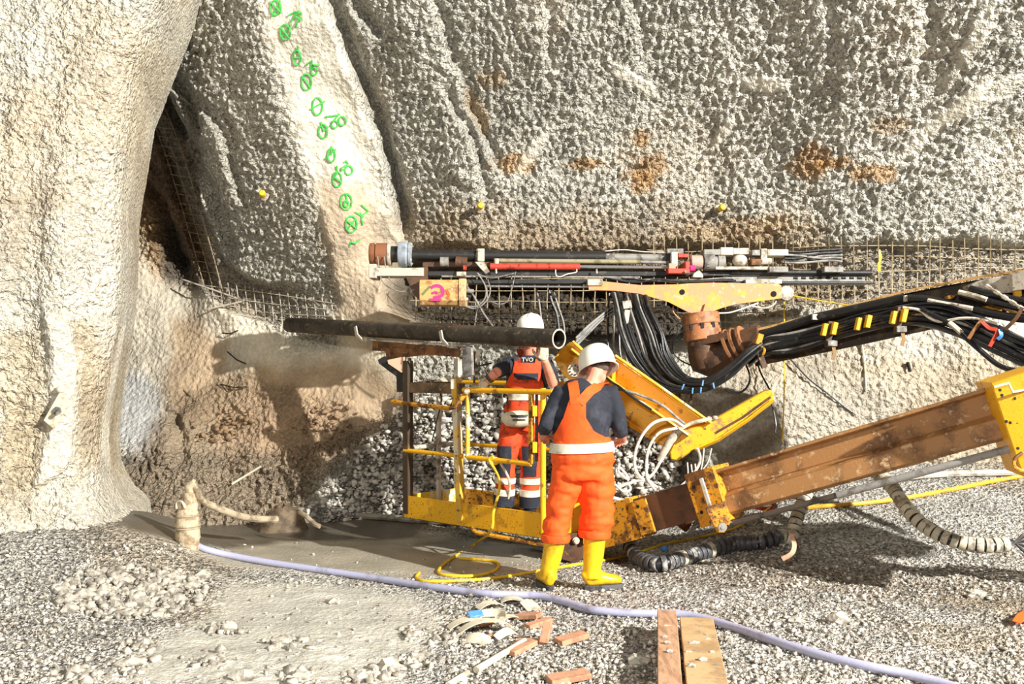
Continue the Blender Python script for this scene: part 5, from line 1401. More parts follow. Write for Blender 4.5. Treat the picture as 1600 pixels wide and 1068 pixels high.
# ---- the worker standing in front, seen from behind
D1 = 7.0
def M_(px, py, dd=0.0): return P(px, py, D1 + dd)
w1 = thing('person', 'worker from behind in white helmet, orange dungarees and yellow rubber boots on the gravel', 'person', M_(905, 921))
body = MB()
Yu = (0, 1, 0)
body.tube([M_(911, 745), M_(910, 705), M_(910, 665), M_(912, 630), M_(916, 610, 0.02), M_(922, 602, 0.03)], [0.17, 0.165, 0.175, 0.19, 0.16, 0.09], 16, up=Yu, ry=[0.12, 0.105, 0.115, 0.115, 0.09, 0.07])
body.tube([M_(921, 606, 0.03), M_(928, 592, 0.05), M_(933, 576, 0.06)], [0.062, 0.058, 0.056], 12)
h1c, h1f = M_(934, 575, 0.10), Vector((-0.50, 0.76, -0.42))
head(body, h1c, h1f)
for sx, sh, el, wr in ((-1, M_(875, 616, 0.02), M_(853, 664, -0.02), M_(848, 682, 0.17)), (1, M_(956, 616, 0.03), M_(969, 668, 0.0), M_(973, 687, 0.18))):
    body.tube([M_(912, 618, 0.02), sh, sh * 0.5 + el * 0.5, el], [0.05, 0.062, 0.052, 0.044], 12)
    body.tube([el, el * 0.6 + wr * 0.4, wr], [0.045, 0.043, 0.030], 12)
    hand(body, wr, (0.15 * -sx, 0.95, -0.1), (0.1 * sx, -0.1, 1), (-sx, 0.1, 0), 0.6)
for hp, kn, an in ((M_(889, 738), M_(876, 796), M_(859, 893)), (M_(933, 738), M_(934, 796), M_(927, 892))):
    body.tube([hp, hp * 0.5 + kn * 0.5, kn, kn * 0.55 + an * 0.45, an], [0.095, 0.085, 0.062, 0.060, 0.042], 12)
soft_part('body', body, SKIN, w1, 0.0065, 3)
MB().ball(h1c - h1f.normalized() * 0.016 + Vector((0, 0, 0.012)), (0.080, 0.086, 0.070), 16, 10, basis(h1f)[3]).build('hair', HAIR, w1)
eyes(h1c, h1f, w1)
helmet(h1c + Vector((0.0, 0.0, -0.008)), h1f, (-0.06, 0.30, 1), w1, 0.152, 0.130, 0.192)
shirt = MB()
shirt.tube([M_(910, 705), M_(910, 670), M_(911, 640), M_(913, 622, 0.0), M_(917, 609, 0.02), M_(922, 602, 0.03)], [0.19, 0.195, 0.205, 0.200, 0.165, 0.085], 18, up=Yu, ry=[0.135, 0.145, 0.15, 0.135, 0.105, 0.08])
for sh, el, out in ((M_(876, 617, 0.02), M_(853, 665, -0.02), M_(849, 672, 0.04)), (M_(956, 617, 0.03), M_(969, 669, 0.0), M_(971, 677, 0.05))):
    shirt.tube([M_(900 if sh.x < M_(912, 0).x else 925, 620, 0.02), sh, sh * 0.55 + el * 0.45, el, out], [0.09, 0.080, 0.070, 0.058, 0.054], 14)
shirt_o = soft_part('shirt', shirt, NAVY, w1, 0.012, 5, (0.007, 9.0, 0.8))
bs = bvh_of(shirt_o.data, BASE[w1.name])
tr = MB()
tr.tube([M_(909, 684), M_(910, 700), M_(911, 720), M_(911, 748)], [0.205, 0.222, 0.232, 0.215], 18, up=Yu, ry=[0.155, 0.16, 0.17, 0.165])
tr.tube([M_(888, 735), M_(882, 765), M_(876, 790), M_(871, 815), M_(868, 838)], [0.128, 0.118, 0.106, 0.098, 0.096], 16)
tr.tube([M_(933, 735), M_(934, 765), M_(933, 795), M_(931, 815), M_(930, 832)], [0.132, 0.126, 0.124, 0.122, 0.112], 16)
dun = soft_part('dungarees', tr, ORG, w1, 0.012, 5, (0.020, 5.5, 2.3))
for k in range(2):
    c = (868, 843) if k == 0 else (929, 836)
    MB().lathe(M_(*c), (0.03, 0, 1), [(0.07, -0.01), (0.102 + 0.012 * k, -0.012), (0.110 + 0.012 * k, 0.01), (0.106 + 0.012 * k, 0.04), (0.07, 0.042)], 18).build('trouser_cuff', ORG, dun)
bd = bvh_of(dun.data, BASE[w1.name])
drape('back_bib', bs, [(692, 864, 956), (684, 866, 946), (672, 873, 926), (652, 882, 915), (625, 891, 914.5)], D1, ORG, w1, 9, off=0.012)
drape('front_bib', bs, [(692, 868, 952), (660, 880, 940), (640, 886, 936)], D1, ORG, w1, 7, far=True, off=0.012)
def strap(name, bvh, path, d, wdt, mat, parent, over=None, off=0.014):
    q = []; nn = []
    for x, y in path:
        p, n = onto(bvh, x, y, d, False, off); q.append(p); nn.append(n)
    if over:
        for p in over: q.append(Vector(p)); nn.append(Vector((0, 0.3, 1)))
    return MB().ribbon(q, wdt, nn, 0.006).build(name, mat, parent, sharp=60)
strap('shoulder_strap', bs, [(900, 632), (899, 622), (898, 612), (897, 605), (896, 600)], D1, 0.075, ORG, w1, [M_(896, 594, 0.06), M_(897, 600, 0.17)])
strap('shoulder_strap', bs, [(906, 630), (912, 622), (921, 613), (931, 606), (938, 602)], D1, 0.070, ORG, w1, [M_(944, 599, 0.08), M_(945, 606, 0.17)])
MB().tube([M_(909.5, 705), M_(909, 690.5)], [0.242, 0.232], 28, up=Yu, ry=[0.183, 0.178]).build('reflective_band', REFL, dun, sharp=60)
boot('rubber_boot', M_(868, 839), M_(857, 898), (-0.25, 1), M_(857, 921).z, 0.078, 0.062, BOOTY, SOLE, w1)
boot('rubber_boot', M_(930, 832), M_(925, 896), (0.93, 0.28), M_(925, 921).z, 0.082, 0.066, BOOTY, SOLE, w1)
# his control box hangs in front of him
rb = thing('radio_control', 'dusty radio control box carried before the worker in yellow boots', 'remote control', M_(908, 676, 0.30))
MB().beam(M_(862, 668, 0.30), M_(953, 674, 0.30), 0.16, 0.10).build('case', metal('dusty_case', (70, 64, 58), (190, 180, 160), 16, 0.5, 0.6, rough=0.7), rb, bevel=0.012)
for xx in (862, 953): MB().tube([M_(xx, 664, 0.24), M_(xx, 664, 0.36)], 0.012, 8).build('grab_bar', GREYS, rb)
for xx in (892, 922):
    MB().tube([M_(xx, 660, 0.30), M_(xx, 652, 0.30)], 0.009, 8).build('joystick', BLACKS, rb)

# ---- the worker in the basket, facing the camera
D2 = 8.47
def Q_(px, py, dd=0.0): return P(px, py, D2 + dd)
w2 = thing('person', 'worker in dirty orange dungarees and white helmet standing in the work basket', 'person', Vector((Q_(810, 800).x, 8.55, 0.255)))
body = MB()
body.tube([Q_(817, 672), Q_(821, 645), Q_(823, 615), Q_(825, 585), Q_(826, 568), Q_(827, 558)], [0.16, 0.15, 0.16, 0.175, 0.15, 0.075], 16, up=Yu, ry=[0.11, 0.10, 0.11, 0.11, 0.09, 0.07])
body.tube([Q_(827, 562), Q_(828, 550, -0.02), Q_(829, 535, -0.03)], [0.06, 0.056, 0.055], 12)
h2c, h2f = Q_(829, 525, -0.04), Vector((-0.30, -0.86, -0.36))
head(body, h2c, h2f)
foot = []
armL = (Q_(797, 569), Q_(775, 582, -0.16), Q_(761, 594, -0.14)); armR = (Q_(855, 569), Q_(864, 600, -0.22), Q_(851, 562, -0.42))
for sh, el, wr in (armL, armR):
    body.tube([Q_(826, 572), sh, sh * 0.5 + el * 0.5, el], [0.05, 0.06, 0.050, 0.044], 12)
    body.tube([el, el * 0.6 + wr * 0.4, wr], [0.045, 0.042, 0.030], 12)
hand(body, armL[2], Q_(753, 603, -0.11) - armL[2], (-0.4, -0.7, 0.6), (0.7, 0.6, 0), 0.75)
hand(body, armR[2], Vector((-0.15, -0.25, 1)), (0.3, -0.9, -0.1), (-1, 0, 0), 0.55)
legs2 = ((Q_(802, 668), Q_(791, 718, -0.02), Q_(787, 788)), (Q_(832, 668), Q_(829, 718, -0.02), Q_(828, 790)))
for hp, kn, an in legs2:
    body.tube([hp, hp * 0.5 + kn * 0.5, kn, kn * 0.55 + an * 0.45, an], [0.090, 0.080, 0.060, 0.058, 0.040], 12)
soft_part('body', body, SKIN, w2, 0.0065, 3)
eyes(h2c, h2f, w2)
MB().ball(h2c - h2f.normalized() * 0.016 + Vector((0, 0, 0.012)), (0.080, 0.086, 0.070), 16, 10, basis(h2f)[3]).build('hair', HAIR, w2)
helmet(h2c + Vector((0, 0.005, 0.042)), h2f, (0.0, -0.22, 1), w2, 0.146, 0.118, 0.155)
shirt = MB()
shirt.tube([Q_(820, 650), Q_(823, 615), Q_(825, 588), Q_(826, 572), Q_(827, 560), Q_(827, 554)], [0.172, 0.178, 0.195, 0.19, 0.11, 0.07], 18, up=Yu, ry=[0.13, 0.13, 0.135, 0.12, 0.09, 0.07])
for sh, el in ((armL[0], armL[1]), (armR[0], armR[1])):
    shirt.tube([Q_(826, 576), sh, sh * 0.5 + el * 0.5, sh * 0.12 + el * 0.88], [0.085, 0.076, 0.070, 0.064], 14)
shirt_o = soft_part('shirt', shirt, NAVY, w2, 0.012, 5, (0.006, 9.0, 0.8))
bs2 = bvh_of(shirt_o.data, BASE[w2.name])
tr = MB()
tr.tube([Q_(821, 632), Q_(820, 650), Q_(818, 672)], [0.182, 0.195, 0.195], 18, up=Yu, ry=[0.145, 0.15, 0.15])
for hp, kn, an in legs2:
    tr.tube([hp, hp * 0.5 + kn * 0.5, kn, kn * 0.5 + an * 0.5, an], [0.115, 0.108, 0.092, 0.084, 0.080], 16)
dun = soft_part('dungarees', tr, ORGD, w2, 0.012, 5, (0.010, 8.0, 1.4))
bd2 = bvh_of(dun.data, BASE[w2.name])
bib = drape('front_bib', bs2, [(568, 805, 843), (576, 803, 845), (590, 797, 847), (606, 792, 848), (640, 787, 850)], D2, ORGD, w2, 9, off=0.012)
bb = BVHTree.FromPolygons([v.co + BASE[w2.name] for v in bib.data.vertices], [tuple(p.vertices) for p in bib.data.polygons])
drape('bib_pocket', bb, [(583, 803, 841), (588, 804, 841), (593, 810, 840)], D2, NAVY, bib, 7, off=0.004, th=0.004)
drape('reflective_band', bb, [(614, 790, 848), (625, 788, 849)], D2, REFL, bib, 9, off=0.004, th=0.004)
drape('back_bib', bs2, [(645, 792, 850), (600, 802, 846), (575, 812, 838)], D2, ORGD, w2, 7, far=True, off=0.012)
strap('shoulder_strap', bs2, [(810, 572), (809, 562), (809, 555), (810, 551)], D2, 0.055, ORGD, w2, [Q_(812, 546, 0.05), Q_(814, 556, 0.14)])
strap('shoulder_strap', bs2, [(839, 572), (840, 562), (841, 555), (841, 551)], D2, 0.055, ORGD, w2, [Q_(840, 546, 0.05), Q_(838, 556, 0.14)])
for xx in (808, 840):
    p, n = onto(bs2, xx, 563, D2, False, 0.024)
    MB().box(p, (0.05, 0.012, 0.035)).build('strap_buckle', NAVY, w2, bevel=0.003)
# lettering on the shirt
def lettering(txt, px, py, size, parent):
    p, n = onto(bs2, px, py, D2, False, 0.008)
    cu = bpy.data.curves.new('shirt_print', 'FONT'); cu.body = txt; cu.size = size; cu.extrude = 0.001; cu.align_x = 'CENTER'; cu.align_y = 'CENTER'
    tmp = bpy.data.objects.new('t', cu); COL.objects.link(tmp)
    me = bpy.data.meshes.new_from_object(tmp.evaluated_get(bpy.context.evaluated_depsgraph_get()))
    bpy.data.objects.remove(tmp, do_unlink=True)
    me.name = 'shirt_print'
    R = Matrix.Rotation(math.pi / 2, 4, 'X'); me.transform(R)
    for v in me.vertices: v.co = v.co + p + Vector((0, -0.012, 0)) - BASE[parent.name]
    o = bpy.data.objects.new('shirt_print', me)
    return finish(o, REFL, parent)
lettering('TVO', 824.5, 562.5, 0.050, shirt_o)
# trouser details
for i, (hp, kn, an) in enumerate(legs2):
    def at(y):
        f = (y - 718) / (789 - 718.0); return kn * (1 - f) + an * f
    x0, x1 = ((774, 799), (816, 840))[i]
    drape('knee_patch', bd2, [(697, x0, x1), (712, x0 + 1, x1), (728, x0 + 2, x1 - 2), (744, x0 + 2, x1 - 3)], D2, NAVY, dun, 7, off=0.006, th=0.005)
    for y0, y1, m, nm in ((745, 754, REFL, 'reflective_band'), (763, 773, REFL, 'reflective_band'), (774, 790, NAVY, 'dark_hem')):
        a, b = at(y0), at(y1)
        MB().tube([b, a], [0.094, 0.096], 18).build(nm, m, dun, sharp=60)
# wristband and gloves
wl = armL[1] * 0.45 + armL[2] * 0.55
MB().tube([armL[1] * 0.40 + armL[2] * 0.60, armL[1] * 0.12 + armL[2] * 0.88], [0.047, 0.040], 14).build('arm_guard', metal('dark_guard', (52, 54, 50), (120, 120, 100), 30, 0.55, 0.65, rough=0.8), w2)
gl = MB(); hand(gl, armL[2], Q_(753, 603, -0.11) - armL[2], (-0.4, -0.7, 0.6), (0.7, 0.6, 0), 0.75, 1.38)
soft_part('work_glove', gl, GLOVE, w2, 0.006, 2)
gl = MB(); hand(gl, armR[2], Vector((-0.15, -0.25, 1)), (0.3, -0.9, -0.1), (-1, 0, 0), 0.55, 1.18)
soft_part('work_glove', gl, GLOVE, w2, 0.006, 2)
BLK_B = metal('black_boot', (40, 38, 38), (90, 84, 76), 20, 0.55, 0.65, rough=0.6)
for (hp, kn, an), fd in zip(legs2, ((-0.25, -1), (0.15, -1))):
    a = Vector((an.x, an.y, 0.36))
    boot('work_boot', Vector((an.x, an.y, 0.44)), a, fd, 0.255, 0.070, 0.058, BLK_B, SOLE, w2, 0.29)
# pouch at his waist
pc = Q_(811, 654, -0.24)
pu = thing('tool_pouch', 'cream and black striped pouch at the waist of the worker in the basket', 'pouch', pc)
mb = MB().tube([pc + Vector((-0.12, 0.03, 0.01)), pc + Vector((-0.10, 0, 0)), pc, pc + Vector((0.10, 0, 0)), pc + Vector((0.12, 0.03, 0.01))], [0.05, 0.07, 0.075, 0.07, 0.05], 14, up=(0, 0, 1), ry=[0.045, 0.065, 0.075, 0.065, 0.045])
me = fuse(mb, 0.010, 'bag', 3, BASE[pu.name])
finish(bpy.data.objects.new('bag', me), SHELL, pu)
for z, hgt in ((0.026, 0.022), (-0.004, 0.014)):
    MB().tube([pc + Vector((0, -0.002, z + hgt / 2)), pc + Vector((0, -0.002, z - hgt / 2))], 0.121, 20, up=Yu, ry=0.077).build('dark_band', BLACKS, pu)
MB().tube([pc + Vector((-0.1, 0.1, 0.04)), pc + Vector((-0.12, 0.04, 0.05)), pc + Vector((-0.10, 0.0, 0.05))], 0.012, 7).build('belt_loop', BLACKS, pu)
# ------------------------------------------------------------------ hoses, cables and litter on the ground
def glead(pts, r, m, label, cat, name, up=None, n=8, k=6):
    up = r if up is None else up
    return MB().tube(cr([G(x, y, up) for x, y in pts], k), r, n).solo(name, m, label, cat)
glead([(302, 853), (320, 862), (360, 872), (420, 883), (500, 895), (580, 907), (650, 918), (720, 928), (765, 933), (800, 934), (840, 936), (880, 945), (920, 957), (960, 962), (1010, 964), (1060, 965), (1100, 972), (1150, 987), (1210, 1008), (1280, 1030), (1350, 1047), (1420, 1061), (1480, 1078), (1560, 1105)], 0.027, LAV, 'long lavender hose snaking over the gravel from the pump', 'hose', 'water_hose', 0.025, 10)
# pump
b0 = G(294, 852); pk = b0.y / F
pm = thing('water_pump', 'mud-covered submersible pump standing at the muddy pool', 'pump', b0)
pt = Vector((-0.03, 0, 1)).normalized()
pump_m = metal('mud_caked', (198, 180, 150), (150, 128, 100), 14, 0.48, 0.6, rough=0.9, bump=0.5)
MB().lathe(b0 - pt * 0.04, pt, [(0.03, 0), (0.085, 0), (0.088, 0.08), (0.098, 0.10), (0.092, 0.19), (0.100, 0.20), (0.092, 0.26), (0.09, 0.30), (0.07, 0.335), (0.03, 0.34)], 18).build('pump_body', pump_m, pm)
for h in (0.14, 0.24): MB().lathe(b0 + pt * h, pt, [(0.06, 0), (0.101, 0), (0.101, 0.012), (0.06, 0.012)], 18).build('band', MUDH, pm)
MB().lathe(b0 + pt * 0.28 + Vector((0.02, 0, 0)), pt, [(0.03, 0), (0.062, 0), (0.066, 0.05), (0.05, 0.10), (0.045, 0.14), (0.03, 0.15)], 14).build('outlet', pump_m, pm)
tp = b0 + pt * 0.30
MB().tube(cr([tp + Vector((-0.075, -0.03, 0)), tp + Vector((-0.07, -0.03, 0.05)), tp + Vector((-0.02, -0.06, 0.06)), tp + Vector((0.01, -0.07, 0.01))], 5), 0.010, 7).build('handle', SHELL, pm)
ot = b0 + pt * 0.43 + Vector((0.025, 0, 0))
MB().tube([ot, ot + Vector((0.0, 0, 0.05)), ot + Vector((0.045, -0.005, 0.075))], [0.036, 0.038, 0.034], 10).build('elbow', pump_m, pm)
MB().tube(cr([ot + Vector((0.03, 0, 0.07)), P(318, 782, b0.y + 0.05), P(345, 795, b0.y + 0.15), P(372, 805, b0.y + 0.3), P(400, 810, b0.y + 0.5), P(432, 811, b0.y + 0.7)], 5), 0.030, 9).solo('discharge_hose', MUDH, 'muddy hose leading from the pump outlet to the mud heap', 'hose')
hc = G(452, 818)
def lumpy(c, rx, ry, h, seed, n=22, m=9, rough=0.25):
    vs = []; fs = []
    for i in range(m):
        t = i / (m - 1)
        for k in range(n):
            w = 2 * math.pi * k / n
            q = 1 + rough * mnoise.noise(Vector((math.cos(w) * 1.3 + seed, math.sin(w) * 1.3, t * 2)))
            rr = (1 - t) ** 0.8
            vs.append(Vector((c[0] + rx * rr * q * math.cos(w), c[1] + ry * rr * q * math.sin(w), c[2] - 0.04 + (h + 0.04) * (1 - (1 - t) ** 1.6) * (1 + 0.2 * mnoise.noise(Vector((w * 2, t * 5, seed)))))))
    for i in range(m - 1):
        for k in range(n): fs.append((i * n + k, i * n + (k + 1) % n, (i + 1) * n + (k + 1) % n, (i + 1) * n + k))
    fs.append(tuple(range(n)))
    return MB().add(vs, fs)
lumpy(hc + Vector((0, -0.25, 0)), 0.30, 0.22, 0.24, 3.0).solo('mud_heap', metal('dark_mud', (120, 102, 80), (84, 70, 54), 9, 0.45, 0.6, rough=0.7, bump=0.5), 'dark mud heap beside the pool left of the basket', 'mud heap')
MB().tube(cr([P(468, 800, 9.0), P(478, 806, 8.85), P(490, 817, 8.75), P(500, 822, 8.72)], 5), 0.022, 7).solo('short_hose', MUDH, 'short muddy hose end drooping over the mud heap', 'hose')
glead([(484, 806), (530, 808), (590, 812), (650, 817), (720, 822)], 0.034, metal('grey_pipe', (146, 140, 128), (110, 102, 90), 7, rough=0.6), 'grey pipe lying on the ground from the mud heap to the basket', 'pipe', 'ground_pipe')
# yellow cable from the gate
mb = [K_(0.32, -0.045, 0.84), K_(0.33, -0.06, 0.82), P(781, 752, 8.2), P(771, 800, 8.1), P(767, 828, 8.0)] + [G(x, y, 0.012) for x, y in [(742, 852), (706, 874), (687, 890), (690, 899), (730, 902), (765, 897), (779, 887), (774, 879), (748, 876), (718, 874)]]
MB().tube(cr(mb, 6), 0.0125, 8).solo('yellow_cable', YCAB, 'thin yellow cable tied to the basket gate and coiled on the mud', 'cable')
MB().tube(cr([K_(0.31, -0.05, 0.86), K_(0.335, -0.06, 0.835), K_(0.315, -0.02, 0.79), K_(0.30, 0.02, 0.83), K_(0.325, -0.05, 0.85)], 5), 0.010, 7).solo('cable_knot', YCAB, 'knot of yellow cable on the lower gate bar', 'knot')
MB().tube(cr([K_(0.30, 0.02, 0.80), P(795, 748, 8.3), P(795, 775, 8.38), P(787, 793, 8.42)], 5), 0.011, 7).solo('tan_rope', SHELL, 'tan rope hanging from the gate bar inside the basket', 'rope')
glead([(655, 897), (651, 905), (672, 910), (740, 908), (800, 901), (850, 892), (905, 883), (955, 875), (990, 867), (1040, 851), (1090, 842), (1140, 830), (1165, 818)], 0.012, YCAB, 'yellow cable running from the mud behind the boots to the long beam', 'cable', 'yellow_cable')
MB().tube([P(735, 824, 8.3), P(745, 832, 8.25), P(835, 848, 8.0), P(850, 851, 7.98)], 0.018, 8).solo('yellow_bar', YELD, 'dirty yellow bar lying under the work basket', 'bar')
glead([(1240, 797), (1300, 793), (1360, 788), (1420, 780), (1500, 765), (1560, 753), (1640, 742), (1760, 745), (1920, 760)], 0.020, metal('orange_yellow_hose', (226, 168, 44), (180, 128, 40), 8, rough=0.5), 'orange-yellow hose on the rising ground behind the long beam', 'hose', 'air_hose')
glead([(1385, 758), (1420, 750), (1470, 746), (1530, 744), (1640, 743), (1780, 748), (1940, 755)], 0.032, metal('pale_pipe', (186, 180, 168), (140, 132, 120), 7, rough=0.6), 'pale grey pipe on the ground behind the cylinder rod at the right', 'pipe', 'ground_pipe')
# ribbed protective hoses, each rib a part
def ribbed(name, pts, r, core, ribm, label, step, mats=None):
    path = cr(pts, 10)
    t = thing(name, label, 'hose', path[len(path) // 2] - Vector((0, 0, r)))
    MB().tube(path, r * 0.86, 10).build('core', core, t)
    d = 0.0; nxt = 0.0
    for a, b in zip(path[:-1], path[1:]):
        L = (b - a).length
        while nxt <= d + L:
            p = a + (b - a) * ((nxt - d) / L); ax_ = (b - a).normalized()
            m = ribm[int(abs(mnoise.noise(p * 5.0)) * 7) % len(ribm)]
            rr = r * random.uniform(0.97, 1.06)
            MB().lathe(p, ax_, [(r * 0.8, 0), (rr * 0.97, 0), (rr, step * 0.2), (rr, step * 0.72), (rr * 0.95, step * 0.82), (r * 0.8, step * 0.82)], 12).build('hose_rib', m, t)
            nxt += step
        d += L
    return t
def gh(px, py, up): return G(px, py, up)
dk = [G(1062, 846, 0.20), G(1042, 846, 0.25), G(1016, 846, 0.25), G(994, 856, 0.20), G(984, 868, 0.12), G(993, 880, 0.07), G(1012, 890, 0.065), G(1035, 893, 0.065), G(1070, 883, 0.065), G(1110, 871, 0.065), G(1150, 861, 0.065), G(1190, 858, 0.065), G(1218, 850, 0.075)]
ribbed('ribbed_hose', dk, 0.062, BLACK, [RIBD, RIBD, RIBD, RIBP], 'dark ribbed protective hose curled on the gravel right of the worker', 0.052)
up_ = [dk[-1], P(1236, 838, dk[-1].y + 0.02), P(1244, 812, dk[-1].y + 0.08), P(1254, 785, dk[-1].y + 0.15), P(1266, 758, dk[-1].y + 0.2), P(1272, 740, dk[-1].y + 0.22)]
ribbed('ribbed_hose', up_, 0.055, BLACK, [RIBP, RIBP, WHITEC], 'pale ribbed hose rising from the dark one to the long beam', 0.055)
MB().lathe(dk[0] + Vector((0.0, 0, 0)), (dk[0] - dk[1]), [(0.03, 0), (0.062, 0), (0.085, 0.09), (0.078, 0.092), (0.05, 0.02)], 14).solo('hose_funnel', RUST, 'rusty open end on the curled dark ribbed hose', 'hose end')
for k in range(6):
    MB().tube(cr([dk[0] + Vector((0.06, 0, 0.02)), dk[0] + Vector((0.16, 0.0, -0.02 - 0.01 * k)), P(1075 + k * 4, 832 - k * 3, 7.75), P(1090 + k * 6, 812 - k * 6, 7.9 + 0.03 * k)], 5), 0.008, 6).solo('grey_lead', GREYS, 'grey lead spreading out of the rusty hose end under the beam', 'cable', group='leads out of the rusty hose end')
MB().ball(G(1038, 862, 0.03), (0.03, 0.02, 0.03), 8, 5).solo('blue_scrap', BLUE, 'small blue scrap beside the curled ribbed hose', 'scrap')
pr = [P(1352, 722, 7.9), P(1372, 740, 7.75), P(1392, 758, 7.6), P(1408, 782, 7.45), P(1424, 803, 7.3), P(1446, 822, 7.2), P(1474, 838, 7.1), P(1505, 848, 7.05), P(1540, 852, 7.0), P(1570, 850, 7.0)]
ribbed('ribbed_hose', pr, 0.055, BLACK, [RIBP, RIBP, RIBP, SHELL], 'pale ribbed hose sloping down to the ground at the right edge', 0.058)
for k in range(8):
    MB().tube(cr([P(1562, 850, 7.0), P(1582, 850 - k * 0.8, 6.98), P(1604, 832 + k * 4.5, 6.95), P(1640, 825 + k * 7, 6.9), P(1760, 850 + k * 5, 6.9), P(1900, 852 + k * 4, 6.95)], 5), 0.011, 6).solo('dark_lead', BLACK if k % 2 else GREYS, 'dark lead fanning out of the sloping pale ribbed hose', 'cable', group='leads out of the pale ribbed hose')
MB().ribbon(cr([P(1236, 834, 7.35), P(1241, 850, 7.3), P(1237, 864, 7.28), P(1222, 873, 7.3)], 4), 0.035, (0, -1, 0.2), 0.005).solo('loose_strap', metal('pink_strap', (206, 160, 130), (170, 124, 96), 14, rough=0.8), 'pinkish strap dangling where the two ribbed hoses join', 'strap')
# red shackle
rs = G(1196, 806, 0.10); rs = P(1194, 789, 7.9)
t = thing('red_shackle', 'small red shackle with a yellow tie on the gravel behind the beam', 'shackle', rs)
MB().tube(cr([rs + Vector((-0.08, 0, 0.01)), rs + Vector((-0.03, 0, 0.02)), rs + Vector((0.05, 0, 0.03)), rs + Vector((0.09, 0, 0.0)), rs + Vector((0.05, 0, -0.03)), rs + Vector((-0.03, 0, -0.025)), rs + Vector((-0.08, 0, -0.01))], 4), 0.018, 8).build('bow', RED, t)
MB().lathe(rs + Vector((0.085, -0.03, -0.005)), (0, 1, 0), [(0.004, 0), (0.02, 0), (0.02, 0.06), (0.004, 0.06)], 10).build('pin', GREYS, t)
MB().tube([rs + Vector((0.06, -0.02, 0.05)), rs + Vector((0.03, -0.03, -0.02)), rs + Vector((-0.02, -0.03, -0.05))], 0.008, 6).build('tie', YCAB, t)
# boards in the foreground
def board(name, a, b, w, th, up, m, label):
    a = G(*a); b = G(*b); zz_ = max(a.z, b.z)
    a.z = b.z = zz_ + up
    mb = MB(); t_ = (b - a).normalized(); x = Vector((t_.y, -t_.x, 0))
    n = 14; vs = []; fs = []
    for i in range(n + 1):
        p = a + (b - a) * (i / n)
        j = 0.004 * mnoise.noise(Vector((i * 0.7, w * 30, 0)))
        for s, z in ((-1, 0), (1, 0), (1, th), (-1, th)):
            vs.append(p + x * (s * w / 2 + j) + Vector((0, 0, z)))
    for i in range(n):
        for k in range(4): fs.append((i * 4 + k, i * 4 + (k + 1) % 4, i * 4 + 4 + (k + 1) % 4, i * 4 + 4 + k))
    fs += [(3, 2, 1, 0), tuple(n * 4 + k for k in range(4))]
    return mb.add(vs, fs).solo(name, m, label, 'board', bevel=0.004)
board('board', (1042, 990), (1048, 1130), 0.115, 0.13, -0.01, WOOD, 'narrow reddish board standing on edge at the bottom of the picture')
board('board', (1088, 990), (1112, 1130), 0.20, 0.05, 0.02, WOODB, 'wide tan board lying beside the narrow reddish board')
def on_board(x, y, r, up, label):
    c = G(x, y, up); q = random.random() * 50
    vs = [c + Vector((v.x * r * 1.3, v.y * r, v.z * r * 0.7)) * (1 + 0.5 * mnoise.noise(v * 1.7 + Vector((q, 0, 0)))) for v in BALL_V]
    MB().add(vs, BALL_F).solo('mud_crumb', ROCK, label, 'crumb', group='mud crumbs on the boards', sharp=25)
_b = bmesh.new(); bmesh.ops.create_icosphere(_b, subdivisions=1, radius=1.0)
BALL_V = [v.co.copy() for v in _b.verts]; BALL_F = [tuple(v.index for v in f.verts) for f in _b.faces]; _b.free()
for x, y, r in ((1040, 1013, 0.022), (1043, 1040, 0.018), (1038, 1030, 0.014), (1046, 1054, 0.016)): on_board(x, y, r, 0.125, 'mud crumb lying on the narrow reddish board')
for x, y, r in ((1084, 1026, 0.026), (1098, 1052, 0.022), (1075, 1040, 0.014), (1105, 1020, 0.016), (1090, 998, 0.015), (1080, 1063, 0.02), (1112, 1040, 0.013)): on_board(x, y, r, 0.075, 'mud crumb lying on the wide tan board')
# wood scraps and pieces of plastic sheath
def scrap(px, py, L, w, th, ang, tilt, m, label, name='wood_scrap', up=0.0, roll=0.0):
    c = G(px, py, up + th / 2 + abs(math.sin(tilt)) * L / 2)
    R = Matrix.Rotation(ang, 3, 'Z') @ Matrix.Rotation(-tilt, 3, 'Y') @ Matrix.Rotation(roll, 3, 'X')
    mb = MB().box((0, 0, 0), (L, w, th), R)
    for i, v in enumerate(mb.v): mb.v[i] = v * (1 + 0.06 * mnoise.noise(v * 40 + Vector((px, py, 0)))) + c
    return mb.solo(name, m, label, 'wood', bevel=0.003)
scrap(826, 968, 0.16, 0.09, 0.03, -0.5, 0.15, WOODR, 'reddish wood block just below the lavender hose, upper one of its pair')
scrap(842, 979, 0.18, 0.06, 0.03, 0.6, 0.1, WOODR, 'reddish wood block leaning under the upper block below the hose')
scrap(853, 1006, 0.13, 0.05, 0.03, 1.2, 0.9, WOODR, 'short reddish block standing upright among the scraps')
scrap(830, 1006, 0.17, 0.05, 0.025, -0.35, 0.05, WOODR, 'flat reddish strip at the foot of the upright block')
scrap(817, 1018, 0.20, 0.055, 0.03, 0.85, 0.1, WOODR, 'slanting reddish block at the end of the pale stick')
scrap(893, 1003, 0.19, 0.10, 0.03, 0.5, 0.12, WOODR, 'reddish wood block apart from the others, towards the boards')
scrap(888, 1064, 0.22, 0.11, 0.03, 0.3, 0.08, WOODR, 'reddish wood piece at the bottom edge left of the boards')
scrap(762, 982, 0.10, 0.04, 0.012, 0.5, 0.1, WOODR, 'small reddish chip lying inside the curved sheath pieces', up=0.02)
scrap(760, 998, 0.12, 0.03, 0.012, 0.1, 0.05, WOODR, 'thin reddish chip under the pale sheath pieces', up=0.01)
